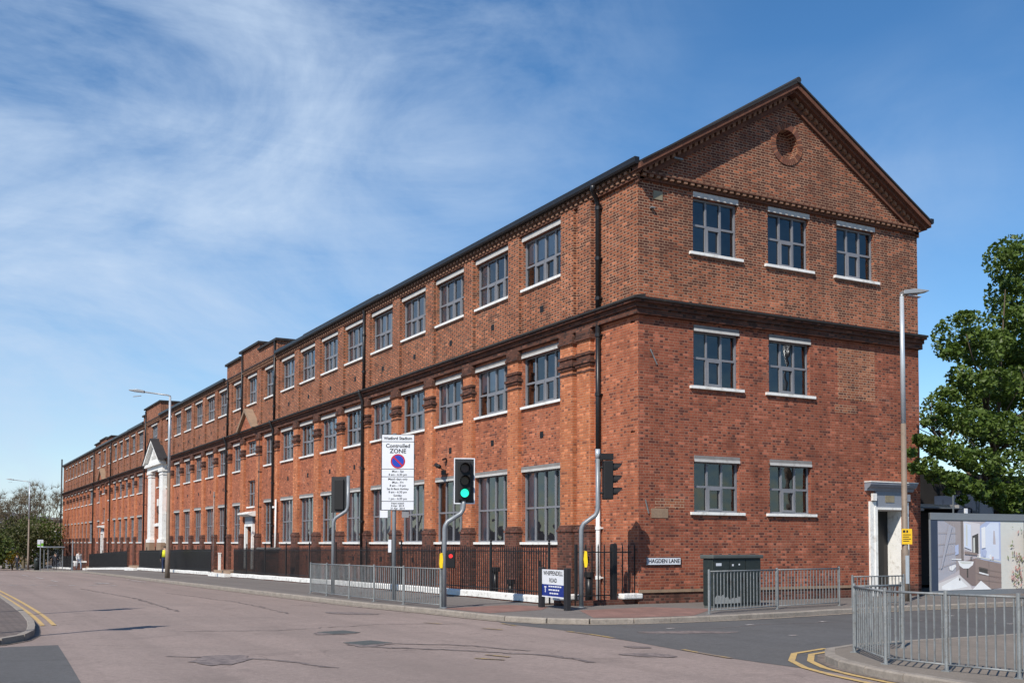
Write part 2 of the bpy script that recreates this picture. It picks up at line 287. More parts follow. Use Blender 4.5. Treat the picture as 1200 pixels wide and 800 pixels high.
def leafmat(name, c1, c2, c3):
    mt, t, b = base(name, 0.5, spec=0.4)
    g = nd(t, 'ShaderNodeNewGeometry'); rnd = g.outputs['Random Per Island']
    n = noise(t, g.outputs['Position'], 0.8, 3)
    cc = mixc(t, rnd, c1, c2); cc = mixc(t, ramp(t, n, 0.45, 0.65), cc, c3)
    t.links.new(cc, b.inputs['Base Color'])
    tl = nd(t, 'ShaderNodeBsdfTranslucent'); t.links.new(mixc(t, 0.5, cc, (0.12, 0.20, 0.02)), tl.inputs[0])
    mx = nd(t, 'ShaderNodeMixShader'); mx.inputs[0].default_value = 0.35; o = [x for x in t.nodes if x.type == 'OUTPUT_MATERIAL'][0]
    t.links.new(b.outputs[0], mx.inputs[1]); t.links.new(tl.outputs[0], mx.inputs[2]); t.links.new(mx.outputs[0], o.inputs[0])
    return mt
M['leaf'] = leafmat('plane_leaves', (0.06, 0.105, 0.02), (0.12, 0.175, 0.03), (0.085, 0.13, 0.025))
M['leaf_bush'] = leafmat('bush_leaves', (0.05, 0.085, 0.02), (0.09, 0.12, 0.03), (0.10, 0.11, 0.03))
M['leaf_olive'] = leafmat('olive_leaves', (0.07, 0.075, 0.03), (0.11, 0.10, 0.045), (0.08, 0.085, 0.03))
M['leaf_yellow'] = leafmat('yellow_blossom', (0.5, 0.34, 0.02), (0.4, 0.3, 0.02), (0.45, 0.3, 0.02))

# ------------------------------------------------------------------ mesh helpers
class MB:
    def __init__(s): s.v = []; s.f = []; s.m = []
    def poly(s, pts, mi=0):
        b = len(s.v); s.v += [tuple(p) for p in pts]; s.f.append(tuple(range(b, b + len(pts)))); s.m.append(mi)
    def box(s, x0, y0, z0, x1, y1, z1, mi=0):
        if x0 > x1: x0, x1 = x1, x0
        if y0 > y1: y0, y1 = y1, y0
        if z0 > z1: z0, z1 = z1, z0
        b = len(s.v)
        s.v += [(x0, y0, z0), (x1, y0, z0), (x1, y1, z0), (x0, y1, z0), (x0, y0, z1), (x1, y0, z1), (x1, y1, z1), (x0, y1, z1)]
        for q in ((0, 3, 2, 1), (4, 5, 6, 7), (0, 1, 5, 4), (1, 2, 6, 5), (2, 3, 7, 6), (3, 0, 4, 7)):
            s.f.append(tuple(b + i for i in q)); s.m.append(mi)
    def prism(s, poly, axis, a0, a1, mi=0):
        """poly: 2-D points in the plane across AXIS ('y': x,z; 'x': y,z; 'z': x,y), extruded from a0 to a1"""
        n = len(poly); b = len(s.v)
        for a in (a0, a1):
            for (p, q) in poly:
                s.v.append((p, a, q) if axis == 'y' else ((a, p, q) if axis == 'x' else (p, q, a)))
        s.f.append(tuple(b + i for i in range(n))); s.m.append(mi)
        s.f.append(tuple(b + n + i for i in reversed(range(n)))); s.m.append(mi)
        for i in range(n):
            j = (i + 1) % n; s.f.append((b + i, b + n + i, b + n + j, b + j)); s.m.append(mi)
    def tube(s, pts, rad, n=8, mi=0, caps=True):
        pts = [Vector(p) for p in pts]; k = len(pts)
        rad = rad if isinstance(rad, (list, tuple)) else [rad] * k
        b = len(s.v); ref = None
        for i, p in enumerate(pts):
            d = (pts[min(i + 1, k - 1)] - pts[max(i - 1, 0)]).normalized()
            if ref is None: ref = Vector((1, 0, 0)) if abs(d.x) < 0.8 else Vector((0, 1, 0))
            e1 = (ref - d * ref.dot(d)).normalized(); e2 = d.cross(e1); ref = e1
            for j in range(n):
                a = 2 * math.pi * j / n; s.v.append(tuple(p + (e1 * math.cos(a) + e2 * math.sin(a)) * rad[i]))
        for i in range(k - 1):
            for j in range(n):
                q = (j + 1) % n; s.f.append((b + i * n + j, b + i * n + q, b + (i + 1) * n + q, b + (i + 1) * n + j)); s.m.append(mi)
        if caps:
            s.f.append(tuple(b + j for j in reversed(range(n)))); s.m.append(mi); s.f.append(tuple(b + (k - 1) * n + j for j in range(n))); s.m.append(mi)
    def disc(s, c, r, axis='y', n=24, t=0.01, mi=0):
        poly = [(r * math.cos(2 * math.pi * i / n), r * math.sin(2 * math.pi * i / n)) for i in range(n)]
        if axis == 'y': s.prism([(c[0] + a, c[2] + b) for a, b in poly], 'y', c[1], c[1] + t, mi)
        elif axis == 'x': s.prism([(c[1] + a, c[2] + b) for a, b in poly], 'x', c[0], c[0] + t, mi)
        else: s.prism([(c[0] + a, c[1] + b) for a, b in poly], 'z', c[2], c[2] + t, mi)
    def mesh(s, name, mats, smooth=False, fix=True):
        me = bpy.data.meshes.new(name); me.from_pydata(s.v, [], s.f)
        for q in mats: me.materials.append(M[q])
        me.polygons.foreach_set('material_index', s.m)
        if smooth: me.polygons.foreach_set('use_smooth', [True] * len(s.f))
        if fix:
            bm = bmesh.new(); bm.from_mesh(me); bmesh.ops.recalc_face_normals(bm, faces=bm.faces[:]); bm.to_mesh(me); bm.free()
        me.update(); return me
    def build(s, name, mats, parent=None, smooth=False, fix=True, loc=None, rot=None, bevel=0):
        return link(name, s.mesh(name, mats if isinstance(mats, (list, tuple)) else [mats], smooth, fix), parent, loc, rot, bevel)
def link(name, me, parent=None, loc=None, rot=None, bevel=0):
    o = bpy.data.objects.new(name, me); col.objects.link(o)
    if parent: o.parent = parent
    if loc is not None: o.location = loc
    if rot is not None: o.rotation_euler = rot
    if bevel:
        bv = o.modifiers.new('bevel', 'BEVEL'); bv.width = bevel; bv.segments = 2; bv.limit_method = 'ANGLE'
    return o
def thing(name, label, cat, loc=(0, 0, 0), rz=0.0, group=None):
    o = bpy.data.objects.new(name, None); col.objects.link(o); o.location = loc; o.rotation_euler = (0, 0, rz); o.empty_display_size = 0.2
    return tag(o, label, cat, group)
def tag(o, label=None, cat=None, group=None, kind=None):
    for k, v in (('label', label), ('category', cat), ('group', group), ('kind', kind)):
        if v: o[k] = v
    return o
def dup(o, parent=None):
    c = o.copy(); col.objects.link(c)
    if parent: c.parent = parent
    for ch in list(o.children): dup(ch, c)
    return c
def text(name, s, size, mat, parent, loc, rot=(R(90), 0, 0), align='CENTER', ext=0.002, sx=1.0, bold=0.0):
    cu = bpy.data.curves.new(name, 'FONT'); cu.body = s; cu.size = size; cu.align_x = align; cu.align_y = 'CENTER'; cu.extrude = ext; cu.offset = bold; cu.resolution_u = 3
    ob = bpy.data.objects.new('tmp', cu); col.objects.link(ob)
    me = bpy.data.meshes.new_from_object(ob.evaluated_get(bpy.context.evaluated_depsgraph_get()))
    bpy.data.objects.remove(ob); me.materials.clear(); me.materials.append(M[mat])
    o = link(name, me, parent, loc, rot); o.scale = (sx, 1, 1); return o

# ------------------------------------------------------------------ ground profile: level at the junction, falling away up the street
KY = [-2000, 5, 15, 30, 42, 60, 75, 85, 100, 130, 200, 400, 3000]
KH = [0, 0, -.06, -.17, -.27, -.45, -.75, -.98, -1.3, -1.7, -2.1, -2.3, -2.3]
def h(y):
    for i in range(len(KY) - 1):
        if y <= KY[i + 1]:
            return KH[i] + (KH[i + 1] - KH[i]) * (y - KY[i]) / (KY[i + 1] - KY[i])
    return KH[-1]
def hr(y): return h(y) - 0.11          # carriageway
def sheet(name, xs, ys, zf, mat, kind='structure', parent=None):
    b = MB()
    for i in range(len(xs) - 1):
        for j in range(len(ys) - 1):
            b.poly([(xs[i], ys[j], zf(ys[j])), (xs[i + 1], ys[j], zf(ys[j])), (xs[i + 1], ys[j + 1], zf(ys[j + 1])), (xs[i], ys[j + 1], zf(ys[j + 1]))])
    return tag(b.build(name, mat, parent), kind=kind)
def smooth_pts(pts, step):
    """Catmull-Rom through 2-D points, resampled about every STEP metres"""
    out = []; n = len(pts)
    for i in range(n - 1):
        p0 = Vector(pts[max(i - 1, 0)]); p1 = Vector(pts[i]); p2 = Vector(pts[i + 1]); p3 = Vector(pts[min(i + 2, n - 1)])
        k = max(1, int((p2 - p1).length / step))
        for j in range(k):
            t = j / k
            out.append(0.5 * ((2 * p1) + (p2 - p0) * t + (2 * p0 - 5 * p1 + 4 * p2 - p3) * t * t + (3 * p1 - p0 - 3 * p2 + p3) * t ** 3))
    out.append(Vector(pts[-1])); return out
def ribbon(b, pts, w, zf, mi=0, off=0.0):
    P = [Vector(p) for p in pts]; L_, R_ = [], []
    for i, p in enumerate(P):
        d = (P[min(i + 1, len(P) - 1)] - P[max(i - 1, 0)]).normalized(); nrm = Vector((-d.y, d.x))
        L_.append(p + nrm * (off + w / 2)); R_.append(p + nrm * (off - w / 2))
    for i in range(len(P) - 1):
        q = (R_[i], R_[i + 1], L_[i + 1], L_[i]); b.poly([(a.x, a.y, zf(a.y)) for a in q], mi)

YS = [-80, -40, -20, -10, 5, 10, 15, 20, 25, 30, 36, 42, 50, 60, 67, 75, 85, 100, 115, 130, 165, 200, 300, 400]
tag(sheet('terrain', [-3000, -600, -120, -40, 40, 120, 600, 3000], [-3000, -600, -80] + YS[1:] + [900, 3000], lambda y: h(y) - 0.24, 'pave'), kind='structure')
sheet('main_road', [-40, -15, -10, -6, 0, 40], YS, hr, 'road')

# dark side road (the mouth between the factory corner and the island)
bnd = smooth_pts([(-5.62, -2.2), (-5.85, -3.37), (-5.66, -5.31), (-5.85, -7.95), (-6.08, -9.71), (-6.16, -11.63), (-6.1, -13.5), (-6.3, -18)], 0.7)
b = MB()
for i in range(len(bnd) - 1):
    b.poly([(bnd[i].x, bnd[i].y, -0.106), (bnd[i + 1].x, bnd[i + 1].y, -0.106), (45, bnd[i + 1].y, -0.106), (45, bnd[i].y, -0.106)])
tag(b.build('side_road', 'road_dark'), kind='structure')
b = MB()
bl = smooth_pts([(-14.85, -4.05), (-15.0, -6.86), (-15.15, -9.47), (-15.4, -14), (-15.6, -30)], 1.0)
for i in range(len(bl) - 1):
    b.poly([(bl[i].x, bl[i].y, -0.106), (bl[i + 1].x, bl[i + 1].y, -0.106), (-39, bl[i + 1].y, -0.106), (-39, bl[i].y, -0.106)])
tag(b.build('opposite_side_road', 'road_dark'), kind='structure')

# pavement round the factory, its kerb built of stones
kerb_f = [(-6.3, 200), (-6.35, 130), (-6.4, 100), (-6.45, 75), (-6.5, 60), (-6.55, 42), (-6.6, 28), (-6.55, 20), (-6.5, 14), (-6.36, 6), (-6.15, 3.2), (-5.75, 0.6), (-5.58, -1.48), (-5.42, -2.55), (-4.98, -3.6), (-4.3, -4.2), (-3.36, -4.46), (-1.37, -4.56), (0.61, -4.42), (4.4, -3.95), (10.4, -3.85), (45, -3.85)]
kf = smooth_pts(kerb_f, 0.95)
def inner(p):
    if p.y > 0.35: return Vector((0.25, p.y))
    a = max(-0.25, min(60, p.x)) if p.x > -3.5 else 0.25
    return Vector((max(a, 0.25), 0.25))
b = MB()
for i in range(len(kf) - 1):
    p, q = kf[i], kf[i + 1]; ip, iq = inner(p), inner(q)
    m0, m1 = p.lerp(ip, 0.5), q.lerp(iq, 0.5)
    for a, c, d, e in ((p, q, m1, m0), (m0, m1, iq, ip)):
        b.poly([(t.x, t.y, h(t.y)) for t in (a, c, d, e)])
pavement = tag(b.build('pavement', 'pave'), kind='structure')
stone_me = {}
def kerb_run(pts, parent, skip_far, side=1):
    far = MB()
    for i in range(len(pts) - 1):
        p, q = pts[i], pts[i + 1]; d = q - p; ln = d.length; c = (p + q) / 2
        if skip_far(c):
            nrm = Vector((-d.y, d.x)).normalized() * 0.075 * side
            A = [p - nrm, q - nrm, q + nrm, p + nrm]
            base_i = len(far.v)
            far.v += [(a.x, a.y, h(a.y) - 0.2) for a in A] + [(a.x, a.y, h(a.y) + 0.004) for a in A]
            for f in ((4, 5, 6, 7), (0, 1, 5, 4), (1, 2, 6, 5), (2, 3, 7, 6), (3, 0, 4, 7)): far.f.append(tuple(base_i + k for k in f)); far.m.append(0)
            continue
        key = round(ln, 2)
        if key not in stone_me:
            s = MB(); l = ln / 2 - 0.006; s.prism([(-0.075, -0.2), (0.075, -0.2), (0.075, 0.0), (-0.05, 0.0), (-0.075, -0.022)], 'x', -l, l)
            stone_me[key] = s.mesh('kerb_stone', ['kerb'])
        tilt = -math.atan2(h(q.y) - h(p.y), ln)
        o = link('kerb_stone', stone_me[key], parent, (c.x, c.y, h(c.y) + 0.006 + random.uniform(-.003, .004)), (0, tilt, math.atan2(d.y, d.x)))
        o['kind'] = 'structure'
    if far.v: tag(far.build('kerb', 'kerb', parent), kind='stuff')
kerb_run(kf, pavement, lambda c: c.y > 40 or c.x > 14)
# red tactile paving at the crossing points
def pad(name, pts, mat, z=0.0045):
    b = MB(); b.poly([(x, y, h(y) + z) for x, y in pts]); return tag(b.build(name, mat), kind='structure')
pad('tactile_paving', [(-5.5, 0.55), (-3.3, 1.25), (-2.75, 0.1), (-3.6, -1.0), (-5.3, -1.5)], 'tactile')
pad('tactile_paving', [(-2.9, -1.6), (-0.6, -1.2), (0.4, -2.6), (-1.6, -4.35), (-3.2, -4.3), (-4.0, -3.9)], 'tactile')

# opposite pavement at the picture's edge
kerb_o = [(-14.75, 200), (-14.72, 60), (-14.7, 30), (-14.72, 13.5), (-14.78, 6), (-14.84, 2.4), (-14.9, 0.6), (-15.0, -0.8), (-15.12, -2.0), (-15.35, -2.95), (-15.75, -3.6), (-16.7, -4.15), (-20, -4.6), (-38, -4.9)]
ko = smooth_pts(kerb_o, 0.95)
b = MB()
for i in range(len(ko) - 1):
    p, q = ko[i], ko[i + 1]; ip = Vector((-38.5, max(p.y, -4.4))); iq = Vector((-38.5, max(q.y, -4.4)))
    b.poly([(t.x, t.y, h(t.y)) for t in (p, q, iq, ip)])
pav_o = tag(b.build('opposite_pavement', 'block'), kind='structure')
kerb_run(ko, pav_o, lambda c: c.y > 30 or c.x < -18)

# island pavement beside the camera
kerb_i = [(40, -10.9), (8, -10.95), (0, -11.0), (-2.6, -11.02), (-3.7, -11.1), (-4.55, -11.4), (-5.2, -12.05), (-5.6, -12.7), (-5.86, -13.4), (-6.05, -14.2), (-6.3, -16), (-6.6, -30)]
ki = smooth_pts(kerb_i, 0.95)
b = MB()
for i in range(len(ki) - 1):
    p, q = ki[i], ki[i + 1]; c = Vector((10, -20))
    b.poly([(t.x, t.y, h(t.y)) for t in (p, q, c)])
b.poly([(40, -10.9, 0), (10, -20, 0), (-6.6, -30, 0), (40, -40, 0)])
pav_i = tag(b.build('island_pavement', 'pave_tan'), kind='structure')
kerb_run(ki, pav_i, lambda c: c.x > 9 or c.y < -20, -1)

# painted markings
def marks(name, mat, runs, zo=0.012):
    b = MB()
    for pts, w in runs: ribbon(b, pts, w, lambda y: hr(y) + zo)
    return tag(b.build(name, mat), kind='structure')
off_i = lambda d: [p + Vector((-(ki[min(i + 1, len(ki) - 1)] - ki[max(i - 1, 0)]).y, (ki[min(i + 1, len(ki) - 1)] - ki[max(i - 1, 0)]).x)).normalized() * -d for i, p in enumerate(ki)]
def sub(pts, f): return [p for p in pts if f(p)]
fi = lambda p: p.x < -3.0 and p.y > -19
def sgn_off(pts, d):
    out = []
    for i, p in enumerate(pts):
        t = (pts[min(i + 1, len(pts) - 1)] - pts[max(i - 1, 0)]).normalized(); out.append(p + Vector((-t.y, t.x)) * d)
    return out
marks('yellow_line', 'line_yellow', [(sub(sgn_off(ki, -0.28), fi), 0.1), (sub(sgn_off(ki, -0.55), lambda p: p.x < -3.6 and p.y > -19), 0.1),
      (sub(sgn_off(ko, 0.24), lambda p: 0.2 < p.y < 60 and p.x > -15.2), 0.09), (sub(sgn_off(ko, 0.46), lambda p: 0.2 < p.y < 60 and p.x > -15.4), 0.09)])
marks('edge_line', 'line_pale', [(sub(sgn_off(kf, -0.26), lambda p: p.x > -4.6 or p.y < 40), 0.13)])
M['grit'] = worn('gutter_grit', (0.10, 0.085, 0.07), (0.20, 0.165, 0.145), 0.40, 0.62)
marks('gutter_grit', 'grit', [(sub(sgn_off(kf, -0.125), lambda p: p.y < 60), 0.10), (sub(sgn_off(ki, -0.13), lambda p: p.x < 9), 0.11), (sub(sgn_off(ko, 0.125), lambda p: p.y < 60 and p.x > -20), 0.10)], 0.009)
marks('faded_road_mark', 'line_yellow2', [([(-5.75, -5.6), (-5.72, -6.5), (-5.78, -7.3)], 0.09), ([(-6.0, -9.6), (-6.12, -10.4), (-6.17, -11.0)], 0.09), ([(-5.9, -3.2), (-5.95, -3.9)], 0.08),
      ([(-7.3, -2.2), (-7.1, -2.7)], 0.09), ([(-6.9, -4.2), (-6.7, -4.7)], 0.09), ([(-9.6, -9.2), (-9.3, -9.6)], 0.09), ([(-9.2, -8.8), (-9.05, -9.3)], 0.09)])
marks('white_road_mark', 'line_white', [([(-14.2 + i * 0.75, 29.0 - i * 0.55), (-13.9 + i * 0.75, 28.8 - i * 0.55)], 0.35) for i in range(7)] +
      [([(-11.0, 33), (-11.0, 36)], 0.12), ([(-11.0, 40), (-11.0, 44)], 0.12), ([(-11.1, 48), (-11.1, 53)], 0.12), ([(-9.9, 28.2), (-9.2, 29.0), (-9.6, 30.5)], 0.22), ([(-9.8, 29.6), (-8.9, 28.9)], 0.2),
       ([(-7.4, 30), (-7.3, 36)], 0.1)], 0.0125)
marks('white_crossing_stud', 'line_white', [([(-3.6 + i * 1.05, -6.0 - (i % 2) * 2.4), (-3.42 + i * 1.05, -6.0 - (i % 2) * 2.4)], 0.12) for i in range(9)], 0.0126)
def blot(name, cx, cy, ax_, ay_, mat, n=22, z=0.0085, rot=0.0):
    b = MB(); pts = []
    for i in range(n):
        a = 2 * math.pi * i / n; r = 1 + random.uniform(-.22, .22); x = ax_ * r * math.cos(a); y = ay_ * r * math.sin(a)
        pts.append((cx + x * math.cos(rot) - y * math.sin(rot), cy + x * math.sin(rot) + y * math.cos(rot)))
    b.poly([(x, y, hr(y) + z) for x, y in pts]); return tag(b.build(name, mat), kind='structure')
blot('road_patch', -9.95, -3.9, 0.42, 0.4, 'patch', rot=-.4); blot('road_patch', -10.15, -6.25, 0.38, 0.5, 'patch', rot=-.5)
blot('road_patch', -7.6, 1.4, 0.35, 0.75, 'patch', rot=.4); blot('road_patch', -7.0, -10.0, 0.26, 0.45, 'patch', rot=.5)
blot('road_patch', -3.8, -6.9, 0.9, 0.32, 'patch', rot=-.45); blot('road_patch', -13.0, -7.6, 0.4, 0.7, 'patch', rot=-.3); blot('road_patch', -6.4, -8.9, 0.16, 0.25, 'patch', rot=.3)
def crack(name, pts, w, seed):
    rg = random.Random(seed); P_ = []
    for i in range(len(pts) - 1):
        a, c = Vector(pts[i]), Vector(pts[i + 1]); n = max(2, int((c - a).length / .18))
        for k in range(n): P_.append(a.lerp(c, k / n) + Vector((rg.gauss(0, .045), rg.gauss(0, .045))))
    P_.append(Vector(pts[-1])); b = MB(); n = len(P_)
    for i in range(n - 1):
        d = (P_[i + 1] - P_[i]).normalized(); nr = Vector((-d.y, d.x)); w0, w1 = w * rg.uniform(.3, 1), w * rg.uniform(.3, 1)
        b.poly([(q.x, q.y, hr(q.y) + .0075) for q in (P_[i] - nr * w0, P_[i + 1] - nr * w1, P_[i + 1] + nr * w1, P_[i] + nr * w0)])
    return tag(b.build(name, 'patch', fix=False), kind='structure')
crack('road_crack', [(-10.4, -6.6), (-9.3, -8.0), (-8.4, -9.3), (-8.3, -10.5)], .09, 1); crack('road_crack', [(-9.9, -6.3), (-8.8, -7.2), (-8.3, -8.6)], .05, 2)
crack('road_crack', [(-13.6, -6.8), (-12.4, -7.7), (-11.8, -9.4)], .06, 3); crack('road_crack', [(-9.0, 2.0), (-8.7, 8.0), (-9.2, 16)], .035, 4)
crack('road_crack', [(-12.6, -2), (-10.8, -2.8), (-8.2, -2.2), (-6.6, -2.9)], .03, 5); crack('road_crack', [(-4.2, -5.2), (-2.6, -6.3), (-.5, -6.0), (3.5, -6.8)], .03, 6); crack('road_crack', [(-11.2, 4), (-10.9, 12), (-11.3, 22)], .04, 7)
# square iron covers
def cover(x, y, rz, s=0.3):
    b = MB(); b.box(-s, -s, 0, s, s, 0.006); o = b.build('manhole_cover', 'cab_top', loc=(x, y, hr(y) + 0.006), rot=(0, 0, rz))
    return tag(o, kind='structure')
cover(-10.1, -6.1, .3); cover(-9.8, -3.8, .2)
# ------------------------------------------------------------------ the factory
# local frame: street front in the plane x = 0 facing -x, gable in the plane y = 0 facing -y, z = 0 at the ground-floor sills
BL, BW = 132.6, 10.98
fac = thing('factory_building', 'long three-storey red brick factory with pilasters, grey windows and a gabled end', 'factory', (0, 0, ZO))
wide = lambda y1, w=2.5: (y1 - w, y1)
bays = [('A', 3.89 + 3.3 * k, 6.39 + 3.3 * k) for k in range(9)]
bays += [('S', 34.1, 36.0), ('D', 37.75, 39.65), ('S', 41.0, 42.9)]
bays += [('A', 44.12 + 3.47 * k, 46.62 + 3.47 * k) for k in range(6)]
bays += [('P', 67.6, 70.1)]
bays += [('A', 73.95 + 3.45 * k, 76.45 + 3.45 * k) for k in range(5)]
bays += [('S', 91.6, 93.5), ('D', 95.5, 97.4), ('S', 99.1, 101.0)]
bays += [('A', 105.1 + 3.3 * k, 107.6 + 3.3 * k) for k in range(8)]
TOP, MID, GND = (8.13, 9.70), (4.33, 5.93), (0.0, 2.26)
front_op = []                                 # (y0, y1, z0, z1, type)
for i, (t, a, c) in enumerate(bays):
    w = 'wide' if c - a > 2.2 else 'narrow'
    front_op.append((a, c, *TOP, w + '_top', i))
    if t in 'AS':
        front_op.append((a, c, *MID, w + '_mid', i)); front_op.append((a, c, *GND, w + '_ground', i))
    elif t == 'D':
        front_op.append((a, c, 5.15, 5.93, 'narrow_small', i)); front_op.append((a + .2, c - .2, 2.08, 3.62, 'narrow_stair', i))
        front_op.append((a + .3, c - .3, -1.35 + h((a + c) / 2), 0.92, 'door', i))
    else:
        front_op.append((65.55, 67.45, 4.5, 5.8, 'arch_upper', i)); front_op.append((65.75, 67.25, 1.55, 2.5, 'arch_low', i))
DEPTH = 0.17
def wallgrid(b, us, zs, ops, pt, depth, mi=0):
    for i in range(len(us) - 1):
        for j in range(len(zs) - 1):
            uc, zc = (us[i] + us[i + 1]) / 2, (zs[j] + zs[j + 1]) / 2
            if any(o[0] < uc < o[1] and o[2] < zc < o[3] for o in ops): continue
            b.poly([pt(us[i], 0, zs[j]), pt(us[i + 1], 0, zs[j]), pt(us[i + 1], 0, zs[j + 1]), pt(us[i], 0, zs[j + 1])], mi)
    for o in ops:
        z0, z1 = max(o[2], zs[0]), min(o[3], zs[-1])
        if z1 <= z0: continue
        for u in (o[0], o[1]): b.poly([pt(u, 0, z0), pt(u, depth + .04, z0), pt(u, depth + .04, z1), pt(u, 0, z1)], mi)
        if o[3] <= zs[-1]: b.poly([pt(o[0], 0, o[3]), pt(o[1], 0, o[3]), pt(o[1], depth + .04, o[3]), pt(o[0], depth + .04, o[3])], mi)
        if o[2] >= zs[0]: b.poly([pt(o[0], 0, o[2]), pt(o[1], 0, o[2]), pt(o[1], depth + .04, o[2]), pt(o[0], depth + .04, o[2])], mi)
fpt = lambda u, d, z: (d, u, z)
gpt = lambda u, d, z: (u, d, z)
def wall(z0, z1, mat, ops, umax, pt):
    sel = [o for o in ops if o[2] < z1 and o[3] > z0]
    us = sorted({0.0, umax} | {o[0] for o in sel} | {o[1] for o in sel}); zs = sorted({z0, z1} | {v for o in sel for v in (o[2], o[3]) if z0 < v < z1})
    b = MB(); wallgrid(b, us, zs, sel, pt, DEPTH); return b.build('wall', mat, fac, fix=False)
wall(6.4, 10.17, 'brick_up', front_op, BL, fpt); wall(0.0, 6.4, 'brick_low', front_op, BL, fpt)
wall(-4.4, 0.0, 'brick_foot', front_op, BL, fpt)
gw = [(1.89, 3.53), (4.66, 6.28), (7.42, 9.04)]
gable_op = [(a, c, 8.13, 9.70, 'g', 0) for a, c in gw] + [(a, c, 4.36, 5.93, 'g', 0) for a, c in gw[:2]] + [(a, c, .84, 2.27, 'gs', 0) for a, c in gw[:2]] + [(8.93, 10.12, -1.64, 1.02, 'door', 0)]
wall(6.4, 10.17, 'brick_gable_up', gable_op, BW, gpt); wall(-1.3, 6.4, 'brick_gable_low', gable_op, BW, gpt)
b = MB(); wallgrid(b, [0, 8.93, 10.12, BW], [-2.2, -1.3], [(8.93, 10.12, -1.64, 0.0)], gpt, DEPTH); b.build('wall', 'brick_base', fac, fix=False)
# plinth band along the gable foot
b = MB(); b.box(0.0, -.035, -1.36, 8.55, 0.02, -1.28); b.build('plinth_course', 'stone', fac)
b = MB(); b.poly([(BW, 0, -2), (BW, BL, -4), (BW, BL, 10.17), (BW, 0, 10.17)]); b.poly([(0, BL, -5), (BW, BL, -5), (BW, BL, 10.17), (0, BL, 10.17)])
b.poly([(0, BL, 10.17), (BW, BL, 10.17), (BW / 2, BL, 13.3)]); b.build('wall', 'brick_up', fac, fix=False)
# gable triangle with its blind round opening
OC = (5.42, 11.83)
zt = lambda x: 10.32 + .59 * ((x + .1) if x < 5.47 else (11.04 - x))        # line of the roof edge
tri = [(0.0, 10.17), (BW, 10.17), (BW, zt(BW) - .1), (5.47, zt(5.469) - .1), (0.0, zt(0) - .1)]
def ray_hit(a):
    dx, dz = math.cos(a), math.sin(a); best = 99
    for i in range(len(tri)):
        (x0, z0), (x1, z1) = tri[i], tri[(i + 1) % len(tri)]; ex, ez = x1 - x0, z1 - z0; den = dx * ez - dz * ex
        if abs(den) < 1e-9: continue
        t = ((x0 - OC[0]) * ez - (z0 - OC[1]) * ex) / den; s = ((x0 - OC[0]) * dz - (z0 - OC[1]) * dx) / den
        if t > 0 and -1e-6 <= s <= 1 + 1e-6: best = min(best, t)
    return (OC[0] + dx * best, OC[1] + dz * best)
angs = sorted([2 * math.pi * i / 36 for i in range(36)] + [math.atan2(z - OC[1], x - OC[0]) % (2 * math.pi) for x, z in tri])
b = MB(); ri, ro = .44, .62
for i in range(len(angs)):
    a0, a1 = angs[i], angs[(i + 1) % len(angs)]
    c = lambda a, r, y=0.0: (OC[0] + r * math.cos(a), y, OC[1] + r * math.sin(a))
    p0, p1 = ray_hit(a0), ray_hit(a1)
    b.poly([c(a0, ro), (p0[0], 0, p0[1]), (p1[0], 0, p1[1]), c(a1, ro)])
    b.poly([c(a0, ri + .02, -.02), c(a1, ri + .02, -.02), c(a1, ri + .02, .3), c(a0, ri + .02, .3)])
b.poly([(OC[0] + .5 * math.cos(a), .28, OC[1] + .5 * math.sin(a)) for a in angs])
b.build('gable_wall', 'brick_gable_up', fac, fix=False)
vz = MB(); vl = 2 * math.pi * ri / 44 / 2 - .008; vr = .155
vz.prism([(-vl, 0), (vl, 0), (vl * ro / ri, ro - ri), (-vl * ro / ri, ro - ri)], 'y', -.03, .02)
vm = [vz.mesh('ring_brick', [q]) for q in ('ring_a', 'ring_b', 'ring_c')]
b = MB()
for i in range(44):
    a0, a1 = 2 * math.pi * i / 44, 2 * math.pi * (i + 1) / 44
    b.poly([(OC[0] + r_ * math.cos(a), -.018, OC[1] + r_ * math.sin(a)) for r_, a in ((ri, a0), (ro, a0), (ro, a1), (ri, a1))])
b.build('ring_mortar', 'mortar', fac, fix=False)
for i in range(44):
    a = 2 * math.pi * i / 44
    link('ring_brick', vm[random.choice((0, 1, 2, 1))], fac, (OC[0] + ri * math.cos(a), 0, OC[1] + ri * math.sin(a)), (0, math.pi / 2 - a, 0))

# roof and its edges
b = MB()
for s in (0, 1):
    x0, x1 = ((-.17, 5.47) if s == 0 else (5.47, 11.12)); e = 1e-4
    za, zb = (zt(x0), zt(5.47 - e)) if s == 0 else (zt(5.47 + e), zt(x1))
    b.prism([(x0, za - .055), (x1, zb - .055), (x1, zb), (x0, za)], 'y', -.48, BL + .2)
b.build('roof', 'slate', fac)
b = MB(); b.tube([(5.47, -.5, zt(5.46) + .02), (5.47, BL + .2, zt(5.46) + .02)], .09, 8); b.build('ridge_tile', 'slate', fac)
def rake(name, mat, dz0, dz1, y0, x0=-.20, x1=11.14):
    b = MB()
    for s in (0, 1):
        a, c = ((x0, 5.47) if s == 0 else (5.47, x1)); e = 1e-4
        za, zb = (zt(a), zt(5.47 - e)) if s == 0 else (zt(5.47 + e), zt(c))
        b.prism([(a, za + dz1), (c, zb + dz1), (c, zb + dz0), (a, za + dz0)], 'y', y0, 0.05)
    return b.build(name, mat, fac)
rake('verge_moulding', 'brick_rake', -.06, -.21, -.44); rake('verge_moulding', 'brick_rake', -.212, -.30, -.33, -.15, 11.08); rake('verge_moulding', 'brick_rake', -.40, -.56, -.09, -.05, BW)
b = MB()
n = 27
